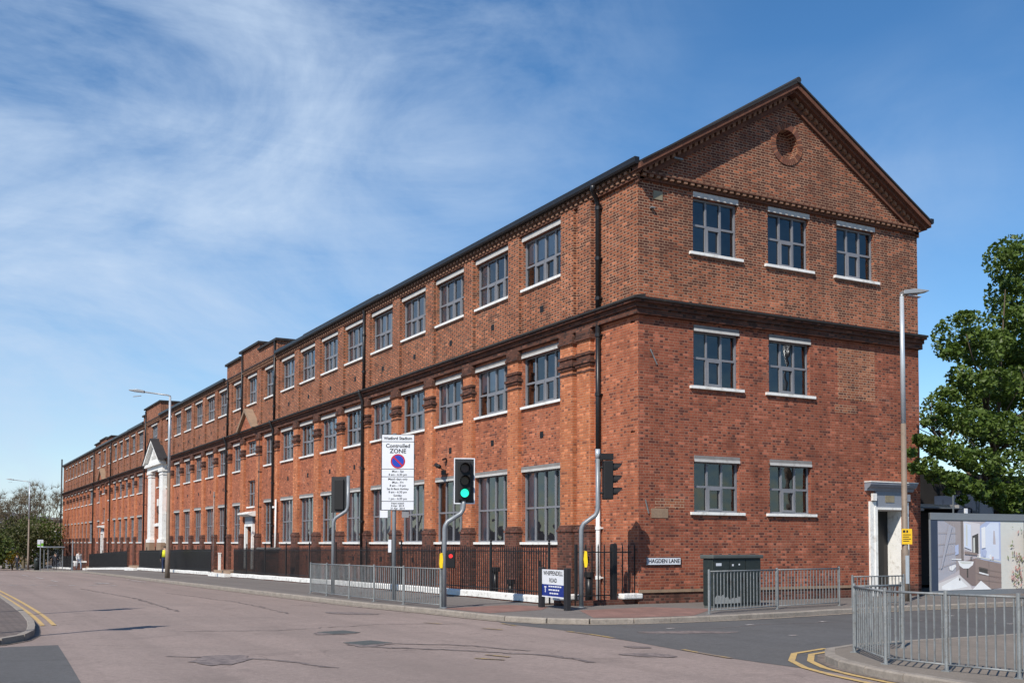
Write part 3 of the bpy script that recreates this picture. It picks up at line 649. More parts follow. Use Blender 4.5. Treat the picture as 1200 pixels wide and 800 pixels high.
for s in (0, 1):
    for k in range(n):
        x = (.05 + 5.3 * k / n) if s == 0 else (5.62 + 5.3 * k / n)
        z = zt(x); sl = .59 if s == 0 else -.59
        b.prism([(x, z - .30), (x + .11, z - .30 + sl * .11), (x + .11, z - .40 + sl * .11), (x, z - .40)], 'y', -.2, 0.02)
tag(b.build('verge_dentils', 'dentil', fac), kind='stuff')
# eaves along the street: corbel courses, two rows of dentils, soffit and black gutter
b = MB(); b.box(-.095, -.10, 9.885, 0.01, BL, 9.95); b.box(-.13, -.2, 10.025, 0.01, BL, 10.062); b.build('eaves_course', 'brick_rake', fac)
b = MB(); k = 0; y = -.1
while y < BL - .3:
    b.box(-.14, y, 9.945, 0, y + .13, 10.023); b.box(-.20, y + .07, 10.058, 0, y + .20, 10.138); y += .27
tag(b.build('eaves_dentils', 'dentil', fac), kind='stuff')
b = MB(); b.box(-.22, -.3, 10.14, 0.0, BL, 10.168); b.build('soffit', 'cornice', fac)
gz0, gz1 = 33.25, 44.35
b = MB()
for y0, y1 in ((-.34, gz0), (gz1, 65.6), (72.8, BL)):
    b.prism([(-.33, 10.36), (-.33, 10.22), (-.30, 10.17), (-.21, 10.17), (-.18, 10.22), (-.18, 10.36)], 'y', y0, y1)
b.build('gutter', 'black_iron', fac)
b = MB(); b.prism([(11.11, 10.34), (11.11, 10.22), (11.14, 10.17), (11.21, 10.17), (11.24, 10.22), (11.24, 10.34)], 'y', -.46, BL); b.build('gutter', 'black_iron', fac)
# moulded string at the foot of the gable
b = MB(); b.box(0.0, -.09, 9.885, BW, 0.01, 9.95); b.box(-.02, -.2, 10.025, BW + .05, 0.01, 10.062); b.box(.0, -.12, 10.10, BW, .01, 10.135); b.build('gable_string_course', 'brick_rake', fac)
b = MB(); x = .05
while x < BW - .1: b.box(x, -.18, 9.952, x + .12, 0, 10.023); b.box(x + .06, -.19, 10.064, x + .18, 0, 10.098); x += .235
tag(b.build('gable_dentils', 'dentil', fac), kind='stuff')
# main cornice between first and second floor, carried round the corner
b = MB()
for p, z0, z1, mi in ((.36, 6.53, 6.59, 1), (.31, 6.46, 6.527, 0), (.21, 6.34, 6.457, 0), (.15, 6.17, 6.337, 0)):
    b.box(-p, -p, z0, 0.0, BL, z1, mi); b.box(0.0, -p, z0, BW + p * .15, 0.0, z1, mi); b.box(BW, 0.0, z0, BW + p * .15, 9, z1, mi)
b.build('cornice', ['brick_dark', 'lead'], fac)
b = MB(); b.prism([(-.36, 6.592), (0.0, 6.592), (0.0, 6.67)], 'y', -.36, BL); b.prism([(-.36, 6.592), (0.0, 6.592), (0.0, 6.67)], 'x', .003, BW + .05); b.build('cornice_flashing', 'lead', fac)

# pilasters: lower order with pedestal and capital, plain strips above
def pil_mesh():
    lo = MB(); lo.box(-.135, 0, .5, 0.01, .7, 6.168); lo = lo.mesh('pilaster', ['brick_pil'])
    pe = MB(); pe.box(-.20, -.05, -4.6, 0.01, .75, .30); pe.box(-.23, -.075, .302, 0.01, .775, .38); pe.box(-.19, -.04, .382, 0.01, .74, .45); pe.box(-.16, -.015, .452, .01, .715, .499)
    pe = pe.mesh('pedestal', ['brick_base'])
    ca = MB(); ca.box(-.185, -.045, 5.42, .01, .745, 5.50); ca.box(-.15, -.012, 5.26, .01, .712, 5.419); ca.box(-.215, -.075, 5.18, .01, .775, 5.259); ca.box(-.18, -.045, 5.10, .01, .745, 5.179); ca.box(-.155, -.02, 4.93, .01, .72, 4.99); ca.box(-.20, -.06, 5.86, .01, .76, 5.95); ca.box(-.17, -.03, 5.951, .01, .73, 6.167)
    ca = ca.mesh('capital', ['brick_dark'])
    up = MB(); up.box(-.12, 0, 6.64, .01, .7, 9.884); up = up.mesh('pilaster', ['brick_up'])
    return lo, pe, ca, up
plo, ppe, pca, pup = pil_mesh()
gaps = [2.16, 3.12] + [bays[i][2] + (bays[i + 1][1] - bays[i][2]) / 2 - .35 for i in range(len(bays) - 1)] + [131.75]
for y in gaps:
    if 62.5 < y < 72.5:
        link('pilaster', pup, fac, (0, y, 0)); continue
    o = link('pilaster', plo, fac, (0, y, 0)); link('pedestal', ppe, o); link('capital', pca, o)
    link('pilaster', pup, fac, (0, y, 0))

# windows: frame, separate panes, sill, lintel, dim room behind
def win_mesh(w, hh, cols, rows, split, casement):
    """frame in local x (across), y (inwards), z"""
    b = MB(); f = .055; d0, d1 = DEPTH - .05, DEPTH + .03
    b.box(0, d0, 0, f, d1, hh); b.box(w - f, d0, 0, w, d1, hh); b.box(f, d0, 0, w - f, d1, f); b.box(f, d0, hh - f, w - f, d1, hh)
    cw = (w - 2 * f + .05) / cols; zs = hh * split
    for c in range(1, cols): x = f - .025 + cw * c; b.box(x - .0275, d0 + .004, f, x + .0275, d1 - .004, hh - f)
    for c in range(cols):
        x0 = f - .025 + cw * c + (.0275 if c else .025); x1 = f - .025 + cw * (c + 1) - (.0275 if c < cols - 1 else .025)
        b.box(x0, d0 + .008, zs - .03, x1, d1 - .008, zs + .03)
        if c in casement:
            b.box(x0, d0 - .015, f, x0 + .045, d1 - .02, zs - .03); b.box(x1 - .045, d0 - .015, f, x1, d1 - .02, zs - .03)
            b.box(x0 + .045, d0 - .015, f, x1 - .045, d1 - .02, f + .06); b.box(x0 + .045, d0 - .015, zs - .09, x1 - .045, d1 - .02, zs - .03)
    panes = []
    for c in range(cols):
        x0 = f - .025 + cw * c + .0275; x1 = f - .025 + cw * (c + 1) - .0275
        for z0, z1 in ((f, zs - .03), (zs + .03, hh - f)): panes.append((x0, z0, x1, z1))
    fm = b.mesh('window', ['frame'])
    pm = {}
    for x0, z0, x1, z1 in panes:
        q = MB(); q.poly([(0, 0, 0), (x1 - x0, 0, 0), (x1 - x0, 0, z1 - z0), (0, 0, z1 - z0)]); pm[(x0, z0)] = q.mesh('pane', ['glass'], fix=False)
    g = MB(); g.poly([(f, DEPTH, f), (w - f, DEPTH, f), (w - f, DEPTH, hh - f), (f, DEPTH, hh - f)]); g = g.mesh('glass', ['glass'], fix=False)
    r = MB(); D = DEPTH + .75
    r.poly([(-.2, D, -.1), (w + .2, D, -.1), (w + .2, D, hh + .1), (-.2, D, hh + .1)]); r.poly([(-.2, DEPTH + .04, -.1), (w + .2, DEPTH + .04, -.1), (w + .2, D, -.1), (-.2, D, -.1)]); r.poly([(-.2, DEPTH + .04, hh + .1), (w + .2, DEPTH + .04, hh + .1), (w + .2, D, hh + .1), (-.2, D, hh + .1)])
    for x in (-.2, w + .2): r.poly([(x, DEPTH + .04, -.1), (x, D, -.1), (x, D, hh + .1), (x, DEPTH + .04, hh + .1)])
    rm = r.mesh('room', ['interior'], fix=False)
    return dict(w=w, h=hh, frame=fm, panes=pm, glass=g, room=rm)
def box_mesh(name, mat, *a):
    b = MB(); b.box(*a); return b.mesh(name, [mat])
WT = {'wide_top': win_mesh(2.5, 1.57, 4, 2, .47, (1, 2)), 'wide_mid': win_mesh(2.5, 1.60, 4, 2, .47, (1, 2)), 'wide_ground': win_mesh(2.5, 2.26, 4, 2, .48, ()),
      'narrow_top': win_mesh(1.9, 1.57, 3, 2, .47, (1,)), 'narrow_mid': win_mesh(1.9, 1.60, 3, 2, .47, (1,)), 'narrow_ground': win_mesh(1.9, 2.26, 3, 2, .48, ()),
      'narrow_small': win_mesh(1.9, .78, 3, 2, .5, ()), 'narrow_stair': win_mesh(1.5, 1.54, 2, 2, .5, ()), 'arch_upper': win_mesh(1.9, 1.3, 3, 2, .5, ()), 'arch_low': win_mesh(1.5, .95, 2, 2, .5, ()),
      'g': win_mesh(1.64, 1.57, 3, 2, .52, (1,)), 'gs': win_mesh(1.64, 1.43, 3, 2, .50, (1,))}
cache = {}
def blind_mesh(w, hh, k):
    key = (w, hh, k)
    if key not in cache:
        b = MB(); D = DEPTH + .06
        if k == 0:                                   # drawn-back curtain, gently folded
            for i in range(5): b.poly([(.03 + i * .1, D + (i % 2) * .05, .05), (.13 + i * .1, D + ((i + 1) % 2) * .05, .05), (.13 + i * .1, D + ((i + 1) % 2) * .05, hh - .04), (.03 + i * .1, D + (i % 2) * .05, hh - .04)])
        elif k == 1:                                 # vertical blind slats
            for i in range(int(w / .16)): b.poly([(.05 + i * .16, D, .06), (.05 + i * .16 + .10, D + .05, .06), (.05 + i * .16 + .10, D + .05, hh - .04), (.05 + i * .16, D, hh - .04)])
        else:                                        # roller blind, partly down
            b.poly([(.04, D, hh * .55), (w - .04, D, hh * .55), (w - .04, D, hh - .03), (.04, D, hh - .03)])
        cache[key] = b.mesh('blind', ['blind'], fix=False)
    return cache[key]
sill_c, lint_c = {}, {}
def window(kind, loc, rz, split_panes, sill='white', lintel='lintel', lh=.15, blind=None, ears=.0, sm=None):
    t = WT[kind]; o = link('window', t['frame'], fac, loc, (0, 0, rz))
    if split_panes:
        for (x0, z0), me in t['panes'].items():
            p = link('pane', me, o, (x0, DEPTH, z0)); p.rotation_euler = (random.uniform(-.010, .010), 0, random.uniform(-.016, .016))
    else: link('glass', t['glass'], o)
    link('room', t['room'], o)
    if sill:
        k = (t['w'], ears, sill)
        if k not in sill_c: sill_c[k] = box_mesh('sill', sill, -ears, -.085, -.075, t['w'] + ears, DEPTH + .05, .004)
        link('sill', sill_c[k], o)
    if lintel:
        k = (t['w'], t['h'], lintel, lh)
        if k not in lint_c:
            b = MB(); b.box(.003, -.025, t['h'] + .003, t['w'] - .003, DEPTH, t['h'] + lh, 0)
            if lintel == 'lintel_grey': b.box(.003, -.035, t['h'] - .025, t['w'] - .003, -.0255, t['h'] + .05, 1)
            lint_c[k] = b.mesh('lintel', [lintel, 'lintel'])
        link('lintel', lint_c[k], o)
    if blind is not None: link('blind', blind_mesh(t['w'], t['h'], blind), o)
    return o
for y0, y1, z0, z1, kind, i in front_op:
    if kind == 'door': continue
    row = kind.split('_')[1]
    bl = random.choice((0, 0, 0, 1, 2, 2, None)) if row in ('top', 'mid') else (random.choice((1, 1, 0, None)) if row == 'ground' else None)
    if bl is None and row == 'top' and i < 4: bl = 0
    window(kind, (0, y1, z0), R(-90), i < 9, lintel={'top': 'lintel', 'mid': 'lintel_grey', 'ground': 'lintel_grey'}.get(row, None), blind=bl)
for a, c, z0, z1, kind, _ in gable_op:
    if kind != 'door': window(kind, (a, 0, z0), 0, True, lintel='lintel_grey' if z0 < 8 else 'lintel', blind=None, ears=.14)

# air bricks in the panels under the windows
b = MB()
for i, (t, a, c) in enumerate(bays):
    if t != 'A': continue
    y = (a + c) / 2 - .1
    for z in (7.2, 3.25): b.box(-.012, y, z, .01, y + .2, z + .2)
    b.box(-.012, y + .1, -.75 + h(y) * .5, .01, y + .28, -.57 + h(y) * .5)
b.build('air_brick', 'tl_black', fac)
b = MB(); b.box(-.10, 2.50, 8.75, -.08, 2.78, 9.12); b.build('vent_hole', 'tl_black', fac)
b = MB(); b.box(.52, -.02, 9.42, .83, .01, 9.66); b.build('vent_plate', 'brass', fac)

# rainwater pipes
def pipe(pts, r, mat, brackets=()):
    b = MB(); b.tube(pts, r, 10)
    o = b.build('downpipe', mat, fac, smooth=True)
    for z in brackets:
        k = MB(); k.tube([(pts[-1][0], pts[-1][1], z - .05), (pts[-1][0], pts[-1][1], z + .05)], r + .018, 10); k.box(pts[-1][0], pts[-1][1] - .1, z - .02, 0, pts[-1][1] + .1, z + .02); k.build('pipe_bracket', mat, o)
    return o
pipe([(-.44, 1.55, 10.1), (-.42, 1.6, 9.98), (-.2, 1.78, 9.86), (-.11, 1.80, 9.7), (-.11, 1.80, 6.62)], .07, 'black_iron', (9.55, 8.1, 6.95))
pipe([(-.11, 1.8, 6.2), (-.11, 1.8, 2.0)], .07, 'black_iron', (5.9, 4.2, 2.3)); pipe([(-.11, 1.8, 1.999), (-.11, 1.8, -1.62)], .065, 'pipe_white', (.4, -1.0))
for y, ztop in ((20.1, 10.1), (33.6, 11.0), (43.75, 10.1), (71.9, 11.2), (90.9, 10.2), (102.9, 10.2)):
    pipe([(-.19, y, ztop), (-.19, y, 6.62)], .065, 'black_iron', (9.0, 7.4)); pipe([(-.40, y, 6.6), (-.40, y, 6.5), (-.24, y, 6.1), (-.24, y, -1.4 + h(y))], .065, 'black_iron', (5.5, 3.2, .9))
pipe([(-.2, 40.35, 11.4), (-.2, 40.35, 6.7)], .05, 'black_iron'); pipe([(-.36, BL - .1, 11.2), (-.36, BL - .1, -3)], .09, 'black_iron')
pipe([(-.13, 36.6, 6.1), (-.13, 36.6, -1.5)], .045, 'black_iron', (4, 2)); pipe([(-.2, 33.05, 2.3), (-.2, 33.05, -.2), (-.2, 33.45, -.6), (-.2, 33.45, -1.6)], .05, 'pipe_white', (1.9,))
pipe([(-.2, 46.95, 3.3), (-.2, 46.95, -1.5)], .03, 'galv', (3.0,))
pipe([(BW + .12, .25, 10.0), (BW + .12, .25, -1.6)], .055, 'galv', (6.0, 3.0))

# raised parapets over the entrance sections and the middle
def parapet(steps, dep=1.3):
    b = MB(); c = MB()
    for y0, y1, z1 in steps:
        b.box(-.11, y0, 10.0, dep, y1, z1); c.box(-.24, y0 - .12, z1 + .001, dep + .12, y1 + .12, z1 + .13)
        b.box(-.16, y0 - .004, 10.15, -.11, y1 + .004, 10.28)
    o = b.build('parapet', 'brick_up', fac); c.build('coping', 'lead', o); return o
parapet([(33.35, 36.85, 10.98), (36.851, 40.9, 11.38), (40.901, 44.3, 11.1)])
parapet([(65.75, 72.5, 11.35)]); parapet([(72.501, 73.3, 10.85)])
parapet([(90.8, 94.4, 10.7), (94.401, 98.6, 10.85), (98.601, 102.6, 10.7)])
b = MB(); b.box(1.2, 22.0, 10.7, 2.4, 33.0, 11.36); b.build('roof_vent', 'slate', fac); b = MB(); b.box(1.2, 77, 10.7, 2.4, 90, 11.36); b.build('roof_vent', 'slate', fac)
# small pediments over the two doors
def small_pediment(yc, z0=6.60, hw=1.85, hh=1.2, p=.45):
    b = MB(); b.prism([(yc - hw + .2, z0), (yc + hw - .2, z0), (yc, z0 + hh - .17)], 'x', -p + .12, 0.0, 0)
    o = b.build('door_pediment', 'brick_low', fac); c = MB()
    for s in (-1, 1): c.prism([(yc + s * hw, z0 - .03), (yc, z0 + hh), (yc, z0 + hh - .2), (yc + s * (hw - .32), z0 - .03)], 'x', -p - .05, 0.0)
    c.build('pediment_coping', 'stone', o)
small_pediment(38.65); small_pediment(96.4)
def entrance(yc, white):
    g = h(yc) - 1.3
    b = MB()
    for s in (-1, 1): b.box(-.16, yc + s * .66, g, -.002, yc + s * .86, .92, 0)
    b.box(-.16, yc - .86, .921, -.002, yc + .86, 1.06, 0); b.box(-.14, yc - .80, 1.061, -.002, yc + .80, 1.5, 1)
    b.prism([(-.2, 1.501), (-.45, 1.58), (-.5, 1.62), (-.5, 1.70), (-.002, 1.80), (-.002, 1.501)], 'y', yc - 1.15, yc + 1.15, 0)
    o = b.build('door_surround', ['white', 'surround'], fac)
    d = MB(); d.box(.2, yc - .66, g - .2, .26, yc + .66, .92); d = d.build('door', 'door_dark', fac); k = MB(); k.box(.17, yc - .02, g, .2, yc + .02, .9); k.build('door_edge', 'surround', d)
    for s in (-1, 1):
        k = MB(); k.box(.185, yc + s * .12, g + .2, .2, yc + s * .52, g + .95); k.box(.185, yc + s * .12, g + 1.15, .2, yc + s * .52, .75); k.build('door_panel', 'door_dark', d)
entrance(38.7, True); entrance(96.45, True)

# white portico in the middle of the front
pz = h(68.5)
YP = 66.5
b = MB()
for s in (-1, 1):
    yc = YP + s * 2.4
    b.box(-.40, yc - .85, -.02, 0.0, yc + .85, .25, 0); b.box(-.32, yc - .68, .251, 0.0, yc + .68, 5.35, 0)
    b.box(-.36, yc - .74, 5.351, 0.0, yc + .74, 5.45, 0); b.box(-.33, yc - .69, 5.451, 0.0, yc + .69, 5.6, 0); b.box(-.42, yc - .82, 5.601, 0.0, yc + .82, 5.79, 0)
    b.box(-.44, yc - .9, -3.2, 0.0, yc + .9, -.021, 1)
b.box(-.38, YP - 3.2, 5.791, 0.0, YP + 3.2, 6.16, 0); b.box(-.6, YP - 3.4, 6.161, 0.0, YP + 3.4, 6.4, 0)
pc = b.build('portico', ['white', 'stone'], fac)
b = MB(); b.prism([(YP - 3.1, 6.401), (YP + 3.1, 6.401), (YP, 8.05)], 'x', -.42, 0.0); b.build('tympanum', 'white', pc)
b = MB()
for s in (-1, 1): b.prism([(YP + s * 3.6, 6.401), (YP, 8.35), (YP, 8.08), (YP + s * 3.1, 6.401)], 'x', -.72, 0.0)
b.build('pediment_cornice', 'white', pc)
b = MB()
for s in (-1, 1): b.prism([(YP + s * 3.66, 6.43), (YP, 8.41), (YP, 8.352), (YP + s * 3.602, 6.403)], 'x', -.78, 0.0)
b.build('pediment_roof', 'slate', pc)
b = MB(); b.box(-.45, YP - .25, 6.75, -.42, YP + .25, 7.4); b.box(-.45, YP - .95, 6.75, -.42, YP - .4, 7.0); b.box(-.45, YP + .4, 6.75, -.42, YP + .95, 7.0); b.build('relief_ornament', 'lintel', pc)
b = MB(); b.box(-.15, YP - 1.3, 1.3, -.001, YP + 1.3, 1.52); b.box(-.12, YP - .2, 2.95, -.001, YP + .2, 3.5); b.box(-.12, YP - .8, 2.6, -.001, YP - .6, 3.3); b.build('portico_band', 'white', pc)
b = MB(); b.prism([(YP + .8 * math.cos(math.pi * k / 10), 2.5 + .8 * math.sin(math.pi * k / 10)) for k in range(11)], 'x', -.04, 0.0); b.build('door_arch', 'brick_dark', pc)

# side door in the gable with its grey and white surround
b = MB()
b.box(8.66, -.07, -1.64, 8.92, -.001, 1.28, 0); b.box(10.13, -.07, -1.64, 10.36, -.001, 1.28, 0)
b.box(8.84, -.10, -1.64, 8.95, -.071, 1.10, 0); b.box(10.10, -.10, -1.64, 10.2, -.071, 1.10, 0); b.box(8.95, -.10, 1.03, 10.1, -.002, 1.10, 0)
b.box(8.921, -.06, 1.101, 10.129, -.001, 1.62, 1)
b.box(8.70, -.16, 1.30, 8.86, -.07, 1.52, 0); b.box(10.18, -.16, 1.30, 10.34, -.07, 1.52, 1)
b.prism([(0.0, 1.60), (-.08, 1.60), (-.12, 1.68), (-.20, 1.72), (-.26, 1.80), (-.26, 1.86), (0.0, 1.88)], 'x', 8.50, 10.56, 1)
b.box(8.48, -.28, 1.862, 10.58, -.003, 1.892, 0)
ds = b.build('door_surround', ['white', 'surround'], fac)
b = MB(); b.box(9.33, -.075, 1.26, 9.72, -.061, 1.47); b.build('name_plaque', 'brass', ds)
b = MB(); b.box(8.94, .02, 1.005, 10.11, .66, 1.04); b.box(10.108, .02, -1.64, 10.15, .66, 1.0); b.box(8.9, .02, -1.64, 8.942, .66, 1.0); b.build('door_reveal', 'white', fac)
b = MB(); b.box(8.93, .56, -1.66, 10.12, .62, 1.02); d = b.build('door', 'door_dark', fac)
b = MB(); b.box(9.42, .52, -1.6, 9.47, .56, .95); b.build('door_edge', 'door_red', d)
b = MB(); b.box(8.9, -.12, -1.69, 10.14, 1.0, -1.645); b.build('door_step', 'stone', fac)
b = MB(); b.box(10.14, -.12, .9, 10.30, -.071, 1.14); b.box(10.17, -.125, .35, 10.27, -.071, .86); b.build('door_entry_panel', 'lamp_top', ds)

b = MB(); b.box(7.42, -.006, 4.36, 9.0, .01, 5.95); b.build('bricked_up_window', 'brick_infill', fac)
b = MB(); b.box(7.3, -.007, 3.95, 8.2, .01, 4.2); b.build('brick_repair', 'brick_infill', fac)
b = MB(); b.box(.55, -.007, .925, 1.55, .01, 1.2); b.build('brick_repair', 'brick_infill', fac)
# loose marks on the gable: pale patched brick and broken brackets
b = MB(); b.box(.42, -.012, .66, .98, .01, .92); b.build('mortar_patch', 'stone', fac)
b = MB(); b.box(.40, -.10, 9.14, .52, 0, 9.17); b.box(1.15, -.15, 10.62, 1.45, -.05, 10.66); b.tube([(.38, -.04, 5.25), (.62, -.02, 4.85)], .02, 6); b.tube([(.2, -.04, 1.15), (.32, -.02, .78)], .02, 6); b.build('iron_bracket', 'galv', fac)
# ------------------------------------------------------------------ railings on their low wall
picket_me = {}
def picket_mesh(hh):
    if hh not in picket_me:
        b = MB(); b.box(-.0125, -.0125, 0, .0125, .0125, hh); b.prism([(-.02, hh), (0, hh + .09), (.02, hh)], 'y', -.008, .008); picket_me[hh] = b.mesh('picket', ['black_iron'])
    return picket_me[hh]
def railing(label, pts, step, top, wall_h, single, group, gaps=()):
    """PTS: the run on plan; the wall carries white coping stones, the rails follow the ground"""
    P = [Vector(p) for p in pts]; g0 = h(P[0].y)
    t = thing('railing', label, 'railing', (P[0].x, P[0].y, g0), 0, group); O = Vector((P[0].x, P[0].y, g0))
    rails, rails2, plinth, mass = MB(), MB(), MB(), MB()
    for i in range(len(P) - 1):
        a, c = P[i], P[i + 1]; ln = (c - a).length; d = (c - a) / ln; nrm = Vector((-d.y, d.x)); n = max(1, int(ln / 1.5))
        ang = math.atan2(d.y, d.x)
        for k in range(n):
            p, q = a + d * (ln * k / n), a + d * (ln * (k + 1) / n); hp, hq = h(p.y), h(q.y)
            lo = MB(); w = .13
            A = [p - nrm * w, q - nrm * w, q + nrm * w, p + nrm * w]
            base_i = len(plinth.v); H = [hp, hq, hq, hp]
            plinth.v += [(A[j].x - O.x, A[j].y - O.y, H[j] - .3 - O.z) for j in range(4)] + [(A[j].x - O.x, A[j].y - O.y, H[j] + wall_h - .16 - O.z) for j in range(4)]
            for f in ((4, 5, 6, 7), (0, 1, 5, 4), (1, 2, 6, 5), (2, 3, 7, 6), (3, 0, 4, 7)): plinth.f.append(tuple(base_i + x for x in f)); plinth.m.append(0)
            s = MB(); l = ln / n / 2 - .002
            s.prism([(-.15, -.16), (.15, -.16), (.155, -.01), (.12, .02), (-.12, .02), (-.155, -.01)], 'x', -l, l)
            m_ = (p + q) / 2
            s.build('coping_stone', 'white_dirty', t, loc=(m_.x - O.x, m_.y - O.y, (hp + hq) / 2 + wall_h + random.uniform(-.006, .006) - O.z), rot=(random.uniform(-.008, .008), -math.atan2(hq - hp, ln / n), ang))
            for zz_, rr in ((wall_h + .12, rails), (top - .12, rails2)): rr.tube([(p.x - O.x, p.y - O.y, hp + zz_ - O.z), (q.x - O.x, q.y - O.y, hq + zz_ - O.z)], .016, 4)
        k = 0; s_ = .06
        while s_ < ln:
            p = a + d * s_; gz_ = h(p.y)
            if single: link('picket', picket_mesh(round(top - wall_h - .04, 2)), t, (p.x - O.x, p.y - O.y, gz_ + wall_h - .02 - O.z), (0, 0, ang))
            else: mass.box(p.x - .014 - O.x, p.y - .014 - O.y, gz_ + wall_h - .02 - O.z, p.x + .014 - O.x, p.y + .014 - O.y, gz_ + top - O.z)
            s_ += step
        for k in range(int(ln / 3.3) + 1):
            p = a + d * min(ln, k * 3.3 + .02)
            b = MB(); b.box(-.024, -.024, -wall_h, .024, .024, top - wall_h + .12); b.tube([(0, 0, top - wall_h + .12), (0, 0, top - wall_h + .18), (0, 0, top - wall_h + .24)], [.02, .04, .01], 6)
            b.build('railing_post', 'black_iron', t, loc=(p.x - O.x, p.y - O.y, h(p.y) + wall_h - O.z))
    plinth.build('dwarf_wall', 'brick_base', t); rails.build('rail', 'black_iron', t); rails2.build('rail', 'black_iron', t)
    if mass.v: tag(mass.build('picket_mass', 'black_iron', t), kind='stuff')
    return t
g_r = 'black railings along the factory front'
railing('long run of black railings on a white-topped low wall beside the junction', [(-2.25, .9), (-2.4, 33.2)], .128, 1.52, .2, True, g_r)
railing('close-set black railings in front of the white portico', [(-2.4, 38.2), (-2.4, 61.0)], .075, 1.5, .2, False, g_r)
railing('close-set black railings between the white portico and the far door', [(-2.4, 66.5), (-2.4, 88.5)], .08, 1.55, .2, False, g_r)
railing('farthest black railings by the bus shelter', [(-2.4, 94.0), (-2.4, 122.0)], .085, 1.5, .2, False, g_r)
# return at the corner: bare brick wall, thick post, lumps of white coping
t = thing('corner_railing', 'short black railing with one thick post turning in to the factory corner', 'railing', (-1.98, .02, 0), 0, g_r)
a, c = Vector((-1.98, .02)), Vector((-.12, .16)); ln = (c - a).length; d = (c - a) / ln; ang = math.atan2(d.y, d.x)
b = MB(); b.box(0, -.12, -.2, ln, .12, .13); b.build('dwarf_wall', 'brick_base', t, rot=(0, 0, ang))
for z in (.24, 1.38):
    b = MB(); b.box(0, -.02, z, ln, .02, z + .03); b.build('rail', 'black_iron', t, rot=(0, 0, ang))
for k in range(10):
    p = d * (.12 + k * .205); link('picket', picket_mesh(1.40), t, (p.x, p.y, .12), (0, 0, ang))
b = MB(); b.box(-.06, -.06, 0, .06, .06, 1.62); p = d * 1.25; b.build('railing_post', 'black_iron', t, loc=(p.x, p.y, 0), bevel=.01)
b = MB(); b.box(-.032, -.032, 0, .032, .032, 1.6); b.build('railing_post', 'black_iron', t, loc=(.02, .02, 0))
for x, y, s in ((-.1, .3, .36), (1.75, .05, .34)):
    b = MB(); b.box(-s, -.14, 0, s, .14, .15); b.build('coping_stone', 'white_dirty', t, loc=(x, y, .14), rot=(0, 0, ang), bevel=.035)
b = MB(); b.box(-.32, -.12, -.2, .32, .12, .138); b.build('wall_end', 'brick_base', t, loc=(-.1, .3, 0), rot=(0, 0, ang))
# things standing behind the railings
def stub(x, y, hh, label):
    t = thing('vent_stub', label, 'vent pipe', (x, y, h(y)))
    b = MB(); b.tube([(0, 0, 0), (0, 0, hh - .12)], .09, 10); b.build('pipe', 'black_iron', t, smooth=True)
    b = MB(); b.tube([(0, 0, hh - .14), (0, 0, hh)], .14, 10); b.build('cap', 'black_iron', t)
stub(-1.0, .9, .85, 'stubby black pipe with a wider cap behind the corner railing'); stub(-1.6, 5.2, .9, 'black pipe stub behind the railings near the road name sign'); stub(-1.5, 4.4, .55, 'shortest black pipe stub behind the railings near the road name sign')
t = thing('gate_pier', 'dark brick pier with a pale flat cap behind the railings by the first factory door', 'pier', (-1.55, 29.6, h(29.6)))
b = MB(); b.box(-.35, -.5, 0, .35, .5, 1.45); b.build('shaft', 'brick_base', t); b = MB(); b.box(-.45, -.62, 1.451, .45, .62, 1.56); b.build('cap', 'lintel_grey', t, bevel=.02)
t = thing('white_post', 'short white post beside the steps before the first factory door', 'post', (-2.3, 36.6, h(36.6))); b = MB(); b.box(-.06, -.06, 0, .06, .06, 1.25); b.build('shaft', 'white_dirty', t); b = MB(); b.box(-.08, -.08, 1.251, .08, .08, 1.3); b.build('cap', 'white_dirty', t)
def steps(y0, y1, label):
    t = thing('entrance_steps', label, 'steps', (-2.4, y0, h(y0)))
    for k in range(2):
        b = MB(); b.box(-.3 + k * .32, 0, -.2, 1.2, y1 - y0, .16 + k * .15); b.build('step', 'white_dirty' if k == 0 else 'stone', t)
steps(33.9, 37.6, 'low pale steps in the gap of the railings by the first door'); steps(61.6, 65.8, 'low pale steps in the railing gap below the portico'); steps(89, 92.5, 'low pale steps in the railing gap by the far door')

# ------------------------------------------------------------------ guard rails at the kerbs
def guard_rail(label, pts, bar, hh=1.0, end_post=True):
    P = [Vector(p) for p in pts]; O = P[0]; oz = h(O.y)
    t = thing('guard_rail', label, 'guard rail', (O.x, O.y, oz), 0, 'pedestrian guard rails')
    bb = MB(); bb.box(-.0085, -.0085, .09, .0085, .0085, hh - .02); bm_ = bb.mesh('bar', ['galv'])
    for i in range(len(P) - 1):
        a, c = P[i], P[i + 1]; ln = (c - a).length; d = (c - a) / ln; ang = math.atan2(d.y, d.x); za, zc = h(a.y) - oz, h(c.y) - oz
        for zz_, hw in ((.085, .013), (hh - .02, .018)):
            r = MB(); r.tube([(a.x - O.x, a.y - O.y, za + zz_), (c.x - O.x, c.y - O.y, zc + zz_)], hw, 6); r.build('rail', 'galv', t, smooth=True)
        n = max(2, round((ln - .11) / bar))
        for k in range(0, n + 1):
            f = (.055 + (ln - .11) * k / n); p = a + d * f - O
            link('bar', bm_, t, (p.x, p.y, za + (zc - za) * f / ln), (0, 0, ang))
    for p in P:
        b = MB(); b.tube([(0, 0, 0), (0, 0, hh + .03)], .027, 8); b.box(-.05, -.05, 0, .05, .05, .012)
        b.build('post', 'galv', t, smooth=False, loc=(p.x - O.x, p.y - O.y, h(p.y) - oz), rot=(0, 0, .3))
    return t
guard_rail('long grey guard rail on the kerb from the parking sign to the green traffic light', [(-5.70, 10.36), (-5.86, 8.3), (-5.9, 6.2), (-5.88, 4.3), (-5.72, 2.6), (-5.5, 0.75)], .115)
guard_rail('grey guard rail in front of the dark green cabinet', [(-.93, -4.07), (1.72, -3.45), (4.3, -3.0)], .13)
